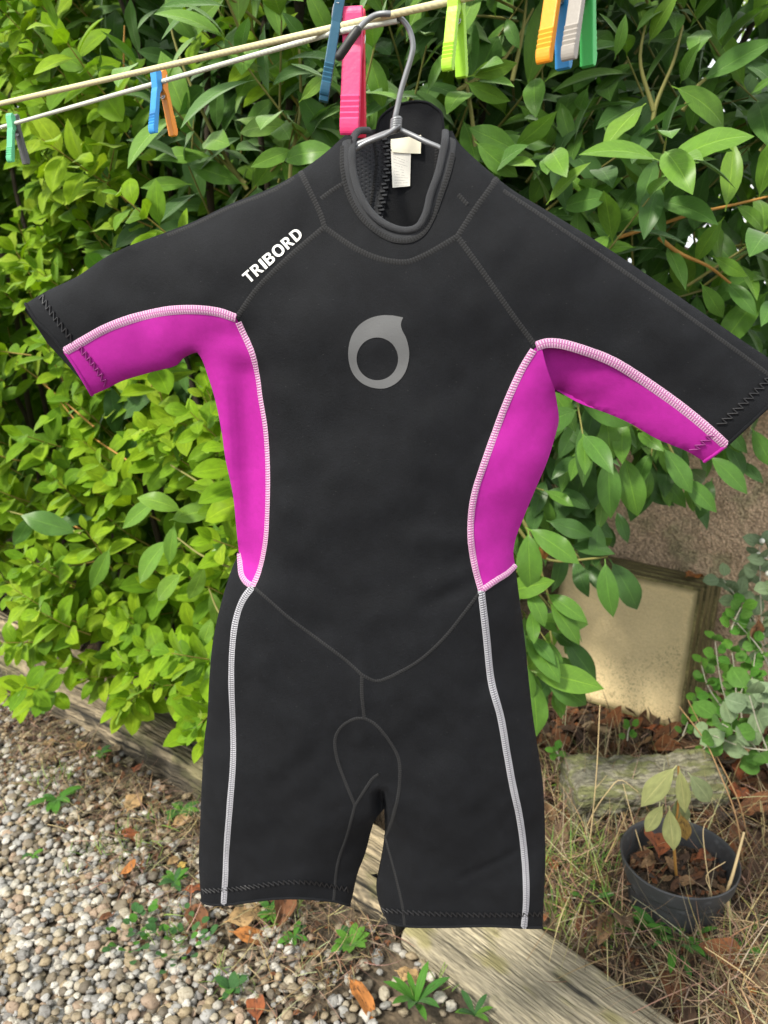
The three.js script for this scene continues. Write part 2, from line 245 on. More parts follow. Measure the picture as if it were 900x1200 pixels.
const rimTube = (pts, zf, r = 0.0017) => tube(front(pts, zf).map(([x, y]) => V(x, y, zf(x, y))), r, 6, pts.length * 2);
const extras = { sleeve: [[rimTube(cuffLline, frontZ)], [rimTube(cuffRline, frontZ)]], leg_panel: [[rimTube(SIL.hemL.filter((p) => p[0] < 391), frontZ)], [rimTube(SIL.hemR, frontZ)]], inner_thigh_panel: [[rimTube(SIL.hemL.filter((p) => p[0] > 388), frontZ)]] };
for (const [name, polys] of Object.entries(black)) polys.forEach((poly, k) => part(suit, name, mergeGeometries([cloth(front(poly), frontZ), ...(extras[name]?.[k] ?? [])].map((g) => g.index ? g : g)), NEO));
// magenta panels: under the left sleeve and down the side in one; on the right the sleeve half tucks behind the side half at a fold
const sleeveZ = (x, y) => { const [fx, fy] = FOLD, r = Math.max(0, x - fx + 0.25 * (y - fy)); return frontZ(x, y) - 0.013 * Math.exp(-r * r / (0.045 * 0.045)) * smooth(fy + 0.055 - y, 0, 0.05); };
const FOLD = onMid(640, 430);
const pinkLpoly = [...SEAM.pinkUpL, ...SEAM.pinkLoL, ...SEAM.pinkBotL, ...SIL.torsoL, ...SIL.lowL, ...rev(cuffLpink)];
const pinkRside = [...SEAM.pinkLoR, ...SEAM.pinkBotR, ...rev(SIL.torsoR), ...rev(SEAM.fold)], pinkRsleeve = [...rev(SEAM.pinkUpR), ...cuffRpink, ...SIL.lowR, [642, 450], [634, 430], [628, 410]];
part(suit, 'side_panel', mergeGeometries([cloth(front(pinkLpoly), frontZ), cloth(mid(pinkLpoly), backZ, { back: true }), rimTube(cuffLpink, frontZ)]), PINK);
part(suit, 'side_panel', mergeGeometries([cloth(front(pinkRside), frontZ), cloth(front(pinkRsleeve, sleeveZ), sleeveZ), cloth(mid([...pinkRside]), backZ, { back: true }), cloth(mid(pinkRsleeve), backZ, { back: true }), rimTube(cuffRpink, frontZ)]), PINK);
// the back, cut low behind the collar
const backPoly = [...SIL.topL, [372, 215], [392, 262], [430, 296], [480, 304], [520, 286], [552, 240], ...SIL.topR, [893, 488], [849, 526], ...SEAM.pinkUpR.slice(0, -1), ...SEAM.pinkLoR, ...SEAM.pinkBotR, ...SIL.sideR, ...SIL.hemR, ...SIL.inR, ...SIL.inL, ...SIL.hemL, ...SIL.sideL, ...rev(SEAM.pinkBotL), ...rev(SEAM.pinkLoL), ...rev(SEAM.pinkUpL)];
const backStrip = [[30, 356], [26, 364], [50, 404], [92, 449], [108, 463], ...rev(cuffLpink), ...rev(cuffLline)];
const hemBackL = mid(SIL.hemL).map(([x, y]) => V(x, y, backZ(x, y))), hemBackR = mid(SIL.hemR).map(([x, y]) => V(x, y, backZ(x, y)));
part(suit, 'back_panel', mergeGeometries([cloth(mid(backPoly), backZ, { back: true, cell: 0.008 }), cloth(mid(backStrip), backZ, { back: true, cell: 0.008 }), tube(hemBackL, 0.0017, 6), tube(hemBackR, 0.0017, 6)]), NEO);
// collar: front wall, rolled binding round the opening, back wall with its flap, zip and care label
part(suit, 'collar', cloth(front([...SEAM.neck, ...SEAM.neckMid, ...SEAM.neckEnd, ...rev(SIL.neckR), ...Uinner, [405, 158], ...rev(SIL.neckL)]), frontZ), NEO);
const bindPath = [[430, 152.5], [421, 152], [413, 154], [406, 165], [407, 197], [414, 225.5], [428, 250], [444, 266.5], [462, 276.5], [480, 277], [492, 269.5], [503, 252], [512.5, 227], [520.5, 204], [526.5, 180], [529.5, 163], [526, 152.5]];
function roll(pts, zOf, wide, thick) {              // a soft flattened roll along the edge
  const c = new THREE.CatmullRomCurve3(pts.map(([px, py], i) => { const z = zOf(px, py, i); const [x, y] = onFront(px, py, () => z); return V(x, y, z); }), false, 'centripetal'), m = 90, pos = [], nor = [], uv = [], idx = [], S = 12;
  for (let i = 0; i <= m; i++) { const p = c.getPointAt(i / m), t = c.getTangentAt(i / m), n0 = V(0, 0.25, 1), s = t.clone().cross(n0).normalize(), n = s.clone().cross(t).normalize(); for (let k = 0; k <= S; k++) { const a = k / S * Math.PI * 2, ca = Math.cos(a), sa = Math.sin(a), sg = 1 - 0.38 * Math.exp(-((ca - 0.3) ** 2) / 0.02) * (sa > 0 ? 1 : 0); pos.push(...p.clone().addScaledVector(s, ca * wide / 2).addScaledVector(n, sa * thick / 2 * sg).toArray()); nor.push(...s.clone().multiplyScalar(ca / wide).addScaledVector(n, sa / thick).normalize().toArray()); uv.push(k / S, i / m); } }
  for (let i = 0; i < m; i++) for (let k = 0; k < S; k++) { const o = i * (S + 1) + k; idx.push(o, o + 1, o + S + 1, o + 1, o + S + 2, o + S + 1); }
  return bg(pos, null, uv, idx);
}
const rimZ = (px, py, i) => { const [x, y] = onMid(px, py), k = i === undefined ? 0 : i < 3 ? -0.012 * (3 - i) : i > 14 ? -0.006 : 0; return midZ(x) + bulge(x, y) + 0.001 + k; };
const rimPath = [[433, 153], [421, 153.5], [414.5, 161], [412.5, 176], [413.5, 198], [421, 226.5], [435.5, 250], [453, 263.5], [473, 270], [489, 266.5], [498.5, 251.5], [504.5, 228], [513, 204.5], [518.5, 181], [521.5, 165], [522, 154]];
part(suit, 'neck_binding', mergeGeometries([band(crv(bindPath.slice(3, -1)), 0.0092, { lift: 0.0008, high: 0.0009 }), roll(rimPath, rimZ, 0.0064, 0.0050)]), BIND);
const bindStitch = [[402, 172], [402, 198], [409, 227.5], [423, 253.5], [441, 270.5], [461, 281], [481.5, 281.5], [495.5, 273.5], [507, 254.5], [516.5, 229], [524.5, 206], [530.5, 181]];
part(suit, 'binding_stitch', band(crv(bindStitch), 0.0048, { lift: 0.0017, high: 0.0004 }), ST_BLACK);
const cbx = onMid(468, 200)[0];
const innerZ = (x, y) => midZ(x) - 0.004 - 0.046 * Math.sqrt(Math.max(0, 1 - ((x - cbx) / 0.062) ** 2)) - 0.08 * Math.max(0, y - 1.41);
const inner = (pts) => front(pts, innerZ);
const GREYIN = phys({ name: 'collar_lining', color: rgb(0.028, 0.03, 0.036), roughness: 0.85, bumpMap: rep(tex(128, (u, v) => { const a = (u * 8) % 1 - 0.5, b = ((v * 8) + 0.5 * Math.floor((u * 8) % 2)) % 1 - 0.5; return a * a + b * b < 0.06 ? 0.1 : 0.75; }, false), 1 / 0.03), bumpScale: 0.001, side: THREE.DoubleSide });
part(suit, 'collar_lining', cloth(inner([[404, 158], [420, 153], [436, 152], [447, 150], [452, 166], [454, 184], [450, 215], [441, 264], [440, 290], [420, 282], [404, 240], [398, 190]]), innerZ), GREYIN);
const flapZ = (x, y) => innerZ(x, y) + 0.004;
const flapTop = [[441, 156], [445, 140], [456, 129], [467.6, 123], [479, 120], [490, 119], [502, 120.8], [510, 126], [517, 132.5], [519, 145], [520, 160]];
part(suit, 'collar_flap', mergeGeometries([cloth(front([...crv(flapTop, 3), [527, 175], [520, 215], [508, 255], [494, 288], [440, 292], [441, 264], [449, 215], [453, 184], [451, 166]], flapZ), flapZ), tube(front(crv(flapTop, 4), flapZ).map(([x, y]) => V(x, y, flapZ(x, y))), 0.0013, 6)]), NEO);
part(suit, 'lining_seam', band(crv([[512, 168], [510, 205], [503, 245], [497, 270]]), 0.004, { zf: flapZ }), ST_BLACK); part(suit, 'lining_seam', band(crv([[437, 158], [441, 190], [436, 230], [430, 262]]), 0.003, { zf: innerZ }), ST_BLACK);
const ZIP = std({ name: 'zip_plastic', color: rgb(0.02, 0.021, 0.024), roughness: 0.35 });
const zipPath = lineOn(crv([[452, 164], [455, 184], [452, 212], [447, 240], [442, 268]], 4.4), flapZ, 0.0016);
const tape = part(suit, 'zip_tape', band(crv([[452, 164], [455, 184], [452, 212], [447, 240], [442, 268]]), 0.009, { zf: flapZ, lift: 0.0004, high: 0.0004 }), GREYIN);
const toothG = new RoundedBoxGeometry(0.0052, 0.0021, 0.0028, 2, 0.0006);
zipPath.forEach((p, i) => { const m = part(suit, 'zip_tooth', toothG, ZIP); m.position.copy(p).add(V(i % 2 ? 0.0012 : -0.0012, 0, 0)); m.rotation.z = 0.12; });
const labelTex = tex(128, (u, v) => { const row = (v * 15) % 1, on = row > 0.35 && row < 0.6 && u > 0.12 && u < 0.55 + 0.4 * hash(0, v * 15, 3) && pn(u, v, 40, 3) > 0.35 && v < 0.72, a = on ? 0.74 : 0.9 + 0.03 * (pn(u, v, 60, 9) - 0.5); return [a, a * 0.985, a * 0.95]; });
const labelZ = (x, y) => flapZ(x, y) + 0.003 + 0.0015 * Math.sin((x + y * 0.4) * 160);
function patch(quad, zf, n = 8) { const pos = [], uv = [], idx = [], Q = front(quad, zf); for (let j = 0; j <= n; j++) for (let i = 0; i <= n; i++) { const u = i / n, v = j / n, x = lerp(lerp(Q[0][0], Q[1][0], u), lerp(Q[3][0], Q[2][0], u), v), y = lerp(lerp(Q[0][1], Q[1][1], u), lerp(Q[3][1], Q[2][1], u), v); pos.push(x, y, zf(x, y)); uv.push(u, v); if (i < n && j < n) { const o = j * (n + 1) + i; idx.push(o, o + 1, o + n + 2, o, o + n + 2, o + n + 1); } } return bg(pos, null, uv, idx); }
part(suit, 'care_label', patch([[460, 220], [480.5, 218], [481.5, 178], [457.5, 165]], labelZ), std({ name: 'label_cloth', map: labelTex, roughness: 0.9, side: THREE.DoubleSide }));
part(suit, 'care_label', patch([[459, 178], [493, 180], [493.5, 158], [458, 163]], (x, y) => labelZ(x, y) + 0.0014), std({ name: 'label_tape', color: rgb(0.78, 0.74, 0.60), roughness: 0.9, side: THREE.DoubleSide })).userData.label = 'cream tape at the top of the label';
// seams
const seam = (name, m, w, ...lists) => lists.forEach((l) => part(suit, name, band(l, w, m === ST_BLACK ? { lift: 0.0003, high: 0.0003 } : {}), m));
seam('black_seam', ST_BLACK, 0.0062, [...SEAM.neck, ...SEAM.neckMid.slice(1), ...SEAM.neckEnd.slice(1)], SEAM.ragL, SEAM.ragR);
seam('black_seam', ST_BLACK, 0.0046, crv([[590, 223], [640, 256], [683, 285], [750, 331], [817, 378], [893, 433], [917, 452]]), [...SEAM.waistL, ...SEAM.waistM.slice(1), ...SEAM.waistR.slice(1, -1)], SEAM.centre, [...rev(SEAM.gusL), ...SEAM.gusR.slice(1)], SEAM.inFrontL, SEAM.inFrontR, SEAM.crotch);
seam('black_seam', ST_BLACK, 0.005, crv([[345, 208], [320, 223], [270, 243], [228, 263], [196, 276]]), crv([[376, 233], [388, 224], [404, 214]]), crv([[537, 228], [548, 240]]));
seam('white_seam', ST_WHITE, 0.0078, SEAM.legL, SEAM.legR);
seam('pink_seam', ST_PINK, 0.0088, SEAM.pinkUpL, SEAM.pinkUpR); seam('pink_seam', ST_PINK, 0.0068, SEAM.pinkLoL.slice(1), SEAM.pinkLoR.slice(1), SEAM.pinkBotL, SEAM.pinkBotR);
const PTH = std({ name: 'purple_thread', color: rgb(0.20, 0.015, 0.15), roughness: 0.6 });
const hem = (l, m, w = 0.006) => part(suit, 'hem_stitch', zigzag(crv(l), w, 0.0062, 0.0007, 0.0012), m);
hem([[238, 1044], [284, 1040], [327, 1034], [359, 1033], [391, 1038], [410, 1042]], THREAD); hem([[449, 1066], [489, 1069], [538, 1071], [608, 1071], [636, 1070]], THREAD);
hem([[903, 440], [897, 447], [873, 470], [842, 499]], THREAD); hem([[836, 508], [825, 517], [810, 529]], PTH); hem([[49, 348], [64, 371], [86, 400]], THREAD); hem([[94, 408], [110, 428], [126, 452]], PTH);
// the ring-shaped emblem and the lettering, printed on the chest and shoulder
const PRINT = std({ name: 'grey_print', color: rgb(0.105, 0.107, 0.112), roughness: 0.6, bumpMap: rep(knit, 1 / 0.022), bumpScale: 0.0002 });
{
  const outer = crv([[472.5, 372], [470, 379], [471, 386], [476, 396], [479.3, 410], [479, 422], [474.5, 437], [465, 448.5], [452, 454.8], [438, 454.5], [424.5, 449], [414, 438], [409, 424], [408.5, 408], [412.5, 393], [421, 381], [433, 373.2], [447, 369.6], [460, 369.6]], 1.2), n = outer.length;
  const pos = [], nor = [], uv = [], idx = [], c = [442.3, 420.5], r = 24.3, m = 5;
  outer.forEach((p, i) => { const a = Math.atan2(p[1] - c[1], p[0] - c[0]), q = [c[0] + r * Math.cos(a), c[1] + r * 1.03 * Math.sin(a)]; for (let k = 0; k <= m; k++) { const [x, y] = onFront(lerp(p[0], q[0], k / m), lerp(p[1], q[1], k / m)), nn = nrm(frontZ, x, y); pos.push(x + nn.x * 5e-4, y + nn.y * 5e-4, frontZ(x, y) + 5e-4); nor.push(...nn.toArray()); uv.push(x, y); } if (i < n - 1) for (let k = 0; k < m; k++) { const o = i * (m + 1) + k; idx.push(o, o + 1, o + m + 1, o + 1, o + m + 2, o + m + 1); } });
  for (let k = 0; k < m; k++) { const o = (n - 1) * (m + 1) + k; idx.push(o, o + 1, k, o + 1, k + 1, k); }
  part(suit, 'chest_emblem', bg(pos, nor, uv, idx), PRINT).userData.label = 'grey ring emblem with a pointed tip on the chest';
}
{
  const font = await new FontLoader().loadAsync('fonts/droid/droid_sans_bold.typeface.json');
  const WP = std({ name: 'white_print', color: rgb(0.80, 0.80, 0.79), roughness: 0.6, side: THREE.DoubleSide }), size = 14.6, ang = -41.3 * Math.PI / 180; let adv = 0; const O = [292.6, 332.6];
  for (const [ch, w] of [...'TRIBORD'].map((c) => [c, { T: 12, R: 13.3, I: 5.9, B: 13, O: 15.6, D: 13.8 }[c]])) {
    const tb = new THREE.ShapeGeometry(font.generateShapes('T', size)); tb.computeBoundingBox(); const CH = tb.boundingBox.max.y, bar = new THREE.Shape([[0, 0], [2.9, 0], [2.9, CH], [0, CH]].map((q) => new THREE.Vector2(...q))), shapes = ch === 'I' ? [bar] : font.generateShapes(ch, size), g = new THREE.ShapeGeometry(shapes, 10); g.computeBoundingBox(); const bb = g.boundingBox, p = g.attributes.position, nor = [], sx = (w - 2.1) / (bb.max.x - bb.min.x);
    for (let i = 0; i < p.count; i++) { const lx = adv + (p.getX(i) - bb.min.x) * sx, ly = -p.getY(i) * (13.8 / CH), px = O[0] + lx * Math.cos(ang) - ly * Math.sin(ang), py = O[1] + lx * Math.sin(ang) + ly * Math.cos(ang), [x, y] = onFront(px, py), n = nrm(frontZ, x, y); p.setXYZ(i, x + n.x * 9e-4, y + n.y * 9e-4, frontZ(x, y) + 9e-4 * n.z); nor.push(...n.toArray()); }
    g.setAttribute('normal', new THREE.Float32BufferAttribute(nor, 3)); part(suit, 'letter', g, WP); adv += w;
  }
}

// ---------------------------------------------------------------- hanger, clothes lines, pegs
const WIRE = std({ name: 'hanger_wire', color: rgb(0.22, 0.225, 0.24), roughness: 0.42, metalness: 0.55 });
const RUBBER = std({ name: 'black_rubber', color: rgb(0.014, 0.014, 0.015), roughness: 0.5 });
{
  const h = thing('coat_hanger', 'grey wire coat hanger with a black tipped hook, inside the wetsuit collar', 'coat hanger');
  const hz = (px, py, dz = 0) => { const [x, y] = onMid(px, py); return atZ(px, py, -(midZ(x) + dz)); };
  part(h, 'hook', tube([hz(465, 150, -0.004), hz(463, 140), hz(466, 124), hz(470, 106), hz(476, 86), hz(481.5, 68), hz(484, 54), hz(480.5, 37), hz(474, 26), hz(466, 19.5), hz(455, 16, 0.004), hz(441, 17.5, 0.004), hz(431, 23, 0.006), hz(420, 34, 0.01), hz(410, 48, 0.012), hz(401, 61, 0.012)], 0.0024, 10, 80), WIRE);
  part(h, 'hook_tip', mergeGeometries([tube([hz(418.5, 36, 0.011), hz(412, 45, 0.0125), hz(404, 57, 0.0125), hz(398, 65.5, 0.012)], 0.0039, 12, 16), new THREE.SphereGeometry(0.0039, 12, 8).translate(...hz(398, 65.5, 0.012).toArray()), new THREE.SphereGeometry(0.0039, 12, 8).translate(...hz(418.5, 36, 0.011).toArray())]), RUBBER);
  part(h, 'twist', mergeGeometries([0, 1, 2, 3, 4].map((i) => new THREE.TorusGeometry(0.0034, 0.0021, 8, 20).rotateX(1.3).rotateZ(0.25).translate(...hz(464.5 - i * 0.2, 141 + i * 2.6, -0.002).toArray()))), WIRE);
  const L = (px, py, dz) => hz(px, py, dz);
  part(h, 'shoulder_wire', mergeGeometries([tube([L(466, 152, -0.006), L(450, 157, 0.000), L(432, 164, 0.004), L(415, 171, 0.006), L(395, 186, 0.008), L(320, 240, 0.006), L(235, 290, 0.002)], 0.0024, 8, 40), tube([L(468, 147, 0.000), L(452, 158, 0.004), L(438, 163.5, 0.006), L(424, 170, 0.006), L(398, 189, 0.007), L(322, 247, 0.004), L(236, 296, 0.002)], 0.0022, 8, 40)]), WIRE);
  part(h, 'shoulder_wire', tube([L(464, 150, -0.004), L(480, 157, -0.002), L(500, 166.5, 0.002), L(520, 175.5, 0.004), L(560, 208, 0.006), L(640, 262, 0.006), L(720, 325, 0.002)], 0.0022, 8, 40), WIRE);
  part(h, 'cross_wire', tube([L(235, 293, 0.002), L(320, 300, -0.004), L(470, 318, -0.006), L(620, 325, -0.002), L(720, 328, 0.002)], 0.0022, 8, 30), WIRE);
}
const LINE_H = onMid(453, 18)[1] + EYE * 0, hookP = (() => { const p = atZ(453, 18.5, SUIT_D); return p; })();
const lineA = (s) => V(hookP.x + s, hookP.y, hookP.z - (s < 0 ? -0.745 : -0.745) * s);
const LEFT_B = atY(0, 149.5, hookP.y), JOIN_B = atY(398, 36.5, hookP.y), bDir = LEFT_B.clone().sub(JOIN_B);
const lineB = (t) => JOIN_B.clone().addScaledVector(bDir, t);
const ropeTex = tex(64, (u, v) => { const k = ((u * 2 + v * 2) % 1), a = 0.55 + 0.45 * Math.sin(k * Math.PI); return a; }, false);
const ropeCol = (c, per) => tex(128, (u, v) => { const a = 0.9 + 0.2 * (fbm(u, v, 8, 3, per) - 0.5) - 0.10 * smooth(pn(u, v * 0 + 0.1, 6, per + 3), 0.55, 0.85); return c.map((x) => x * a); });
function rope(name, label, pts, r, col, group) {
  const g = tube(pts, r, 10, 160), m = std({ name, map: rep(ropeCol(col, 4), 3, 1), bumpMap: rep(ropeTex, pts[0].distanceTo(pts[pts.length - 1]) / 0.012, 1), bumpScale: 0.0006, roughness: 0.85 });
  const o = new THREE.Mesh(g, m); o.name = numbered(name); scene.add(o); return tag(o, label, 'clothes line', group);
}
const A0 = atY(0, 121.5, hookP.y), aDir = A0.clone().sub(hookP);
const onA = (t) => hookP.clone().addScaledVector(aDir, t);
rope('clothes_line', 'yellowed clothes line carrying the hanger hook, upper of the two lines at left', [onA(3.2), onA(1), onA(0.5), onA(0), onA(-0.3), onA(-0.9)], 0.0031, [0.88, 0.84, 0.66]);
rope('clothes_line', 'thin white clothes line carrying the blue and orange peg, lower of the two at left', [lineB(3), lineB(1), lineB(0.5), lineB(0.06), onA(0.1).add(V(0, -0.004, 0)), onA(-0.02).add(V(0, -0.004, -0.004))], 0.0026, [0.86, 0.87, 0.82]);

function armGeo(L, w, side) {        // one half of a peg: jaw up, handle down, its inner side flat against the other half; width along z
  const s = new THREE.Shape(), q = (x, y) => [x * side, y];
  s.moveTo(...q(0.0006, 0.30 * L)); s.lineTo(...q(0.0045, 0.345 * L)); s.quadraticCurveTo(...q(0.0068, 0.34 * L), ...q(0.0072, 0.29 * L)); s.lineTo(...q(0.0068, 0.06 * L)); s.lineTo(...q(0.0080, 0.0)); s.lineTo(...q(0.0118, -0.3 * L));
  for (let i = 0; i < 5; i++) { s.lineTo(...q(0.0122 + i * 0.0006, -(0.33 + i * 0.045) * L)); s.lineTo(...q(0.0133 + i * 0.0006, -(0.345 + i * 0.045) * L)); }
  s.quadraticCurveTo(...q(0.0162, -0.625 * L), ...q(0.0138, -0.64 * L)); s.lineTo(...q(0.0112, -0.63 * L)); s.lineTo(...q(0.0046, -0.04 * L)); s.lineTo(...q(0.0012, 0.05 * L)); s.lineTo(...q(0.0012, 0.12 * L)); s.quadraticCurveTo(...q(0.0034, 0.145 * L), ...q(0.0012, 0.17 * L)); s.lineTo(...q(0.0004, 0.2 * L));
  const b = 0.0009, g = new THREE.ExtrudeGeometry(s, { depth: w - 2 * b, bevelEnabled: true, bevelThickness: b, bevelSize: b * 0.7, bevelSegments: 2, curveSegments: 5 });
  g.translate(0, 0, -(w - 2 * b) / 2); return g;
}
const SPRING = std({ name: 'spring_steel', color: rgb(0.45, 0.45, 0.46), roughness: 0.35, metalness: 0.9 });
function springGeo(w) {
  const P = []; for (let i = 0; i <= 48; i++) { const a = i / 48 * Math.PI * 2 * 4; P.push(V(0.0042 * Math.cos(a), 0.0042 * Math.sin(a) - 0.002, (i / 48 - 0.5) * w * 0.55)); }
  const legs = [-1, 1].map((s) => tube([V(0.002 * s, 0.001, s * w * 0.28), V(0.005 * s, 0.012, s * w * 0.5), V(0.0068 * s, 0.019, s * w * 0.4), V(0.0076 * s, 0.0195, 0)], 0.0007, 5, 16));
  return mergeGeometries([tube(P, 0.0008, 5, 120), ...legs]);
}
const plastics = {};
function plastic(key, r, g, b) { return plastics[key] ??= phys({ name: key + '_plastic', color: rgb(r, g, b), roughness: 0.42, transmission: 0.12, bumpMap: rep(tex(128, (u, v) => fbm(u, v, 12, 4, 7), false), 30), bumpScale: 0.0002 }); }
function peg(label, where, { L = 0.074, w = 0.0105, cols, tilt = 0, roll = 0, turn = 0, drop = 0.155, open = 0 }) {
  const g = thing('clothes_peg', label, 'clothes peg');
  const a1 = part(g, 'arm', armGeo(L, w, 1), cols[0]), a2 = part(g, 'arm', armGeo(L, w, -1), cols[1]); a1.rotation.z = -open; a2.rotation.z = open;
  if (cols[0] !== cols[1]) { a1.userData.label = cols[0].name.split('_')[0] + ' half of the peg'; a2.userData.label = cols[1].name.split('_')[0] + ' half of the peg'; }
  part(g, 'spring', springGeo(w), SPRING);
  // local x = towards the front of the line, z along the line
  const d = aDir.clone().normalize(), z = d, y = V(0, 1, 0), x = y.clone().cross(z).normalize();
  g.quaternion.setFromRotationMatrix(new THREE.Matrix4().makeBasis(x, y, z));
  g.rotateY(turn); g.rotateX(roll); g.rotateZ(tilt);
  g.position.copy(where).sub(V(0, drop * L, 0).applyQuaternion(g.quaternion)); return g;
}
const alongA = (px) => { let a = -0.9, b = 3; for (let i = 0; i < 50; i++) { const m = (a + b) / 2; if (project(onA(m))[0] > px) a = m; else b = m; } return onA((a + b) / 2); };
const alongB = (px) => { let a = 0, b = 3; for (let i = 0; i < 50; i++) { const m = (a + b) / 2; if (project(lineB(m))[0] > px) a = m; else b = m; } return lineB((a + b) / 2); };
const C = { blue: plastic('blue', 0.03, 0.30, 0.72), orange: plastic('orange', 0.85, 0.30, 0.02), mint: plastic('mint', 0.12, 0.50, 0.26), grey: plastic('grey', 0.30, 0.30, 0.30), teal: plastic('teal', 0.012, 0.09, 0.16), pink: plastic('pink', 0.80, 0.045, 0.19), red: plastic('red', 0.75, 0.03, 0.08), lime: plastic('lime', 0.38, 0.72, 0.04), beige: plastic('beige', 0.34, 0.31, 0.28), green: plastic('green', 0.06, 0.50, 0.12), amber: plastic('amber', 0.90, 0.36, 0.02), dgrey: plastic('dark grey', 0.11, 0.115, 0.12) };
peg('mint green and dark grey clothes peg at the far left end of the white line', alongB(16), { L: 0.066, w: 0.0115, cols: [C.mint, C.dgrey], turn: 0.15 });
peg('bright blue and orange clothes peg on the white line, left of the wetsuit', alongB(187), { L: 0.068, w: 0.0115, cols: [C.blue, C.orange], turn: -0.1 });
peg('dark teal clothes peg hanging tilted, left of the pink peg', alongA(393), { L: 0.086, w: 0.0085, cols: [C.teal, C.teal], turn: 0.72, tilt: 0.0, roll: -0.2, drop: 0.03 });
peg('large pink clothes peg behind the hook tip of the hanger', alongA(411), { L: 0.104, w: 0.0175, cols: [C.pink, C.red], turn: 0.42, roll: -0.02, drop: 0.2 }).translateX(-0.012);
peg('lime green clothes peg hanging right of the hanger hook', alongA(535), { L: 0.066, w: 0.0095, cols: [C.lime, C.lime], turn: 0.1 });
peg('orange and blue clothes peg at top right of the line', alongA(655), { L: 0.073, w: 0.0122, cols: [C.amber, C.blue], turn: -0.15 });
peg('beige and green clothes peg, rightmost on the line', alongA(685), { L: 0.074, w: 0.0112, cols: [C.beige, C.green], turn: -0.15 });

// ---------------------------------------------------------------- the setting: gravel, bed, sleepers, wall
const dirtTex = tex(512, (u, v) => { const a = fbm(u, v, 12, 5, 21), b = fbm(u, v, 40, 3, 5), c = 0.26 + 0.26 * (a - 0.5) + 0.2 * (b - 0.5); return [c * 1.16, c, c * 0.80]; });
const dirtBump = tex(512, (u, v) => 0.6 * fbm(u, v, 30, 5, 31) + 0.4 * fbm(u, v, 90, 2, 8), false);
const soilTex = tex(512, (u, v) => { const a = fbm(u, v, 14, 5, 51), b = fbm(u, v, 60, 3, 15), c = 0.235 + 0.22 * (a - 0.5) + 0.22 * (b - 0.5); return [c * 1.22, c, c * 0.78]; });
const DIRT = std({ name: 'gravelly_dirt', map: rep(dirtTex, 1.4), bumpMap: rep(dirtBump, 1.4), bumpScale: 0.012, roughness: 0.95 });
const SOIL = std({ name: 'dark_soil', map: rep(soilTex, 1.6), bumpMap: rep(dirtBump, 2.6), bumpScale: 0.02, roughness: 0.95 });
const gn = createNoise2D(mulberry(77));
// sleeper front line in plan: left log, then right plank
const K0 = V(-1.277, 0, -2.315), K1 = V(-0.47, 0, -1.713), K2 = V(0.03, 0, -1.269), K3 = V(0.228, 0, -1.064);
const gravel = (() => {
  const n = 60, pos = [], uv = [], idx = [], st = (t) => Math.sign(t) * (Math.abs(t) ** 4) * 40 + t * 2.2;
  for (let j = 0; j <= n; j++) for (let i = 0; i <= n; i++) { const x = st(i / n * 2 - 1) - 0.3, z = st(j / n * 2 - 1) - 1.6; pos.push(x, -0.012 + 0.006 * gn(x * 2.1, z * 2.1) * Math.exp(-0.02 * (x * x + z * z)), z); uv.push(x, z); if (i < n && j < n) { const o = j * (n + 1) + i; idx.push(o, o + n + 1, o + 1, o + 1, o + n + 1, o + n + 2); } }
  return struct('gravel_ground', bg(pos, null, uv, idx), DIRT);
})();
const WD = V(0.79, 0, 0.61).normalize(), WN = V(-0.61, 0, 0.79).normalize();       // along the wall, and out of it towards the camera
const WALL_P = V(0.943, 0, -2.06);
const frontDist = (p) => { const q = (p.x - K2.x) * 0.72 + (p.z - K2.z) * 0.69 > 0 ? [K2, K3] : [K1, K2], u = q[1].clone().sub(q[0]).normalize(), n = V(-u.z, 0, u.x); return p.clone().sub(q[0]).dot(n) * -1; };   // metres behind the sleepers' front line
const bedY = (x, z) => 0.052 + 0.022 * gn(x * 3 + 5, z * 3) + 0.008 * gn(x * 11, z * 11) + 0.05 * smooth(frontDist(V(x, 0, z)), 0.5, 1.1) - 0.035 * (1 - smooth(frontDist(V(x, 0, z)), 0.2, 0.36)) * smooth(x, 0.05, 0.3) - 0.07 * (1 - smooth(frontDist(V(x, 0, z)), 0.19, 0.28)) + 0.036 * Math.exp(-((x - 0.60) ** 2 + (z + 1.25) ** 2) / 0.045);
{
  const o = K1.clone(), u = K3.clone().sub(K1).normalize(), n = V(u.z, 0, -u.x), A = [], uv = [], idx = [], NI = 150, NJ = 70;
  for (let j = 0; j <= NJ; j++) for (let i = 0; i <= NI; i++) { const p = o.clone().addScaledVector(u, -4.2 + 6.4 * i / NI).addScaledVector(n, 0.09 + 1.75 * j / NJ); A.push(p.x, bedY(p.x, p.z), p.z); uv.push(p.x, p.z); if (i < NI && j < NJ) { const k = j * (NI + 1) + i; idx.push(k, k + 1, k + NI + 1, k + 1, k + NI + 2, k + NI + 1); } }
  struct('soil_bed', bg(A, null, uv, idx), SOIL);
}
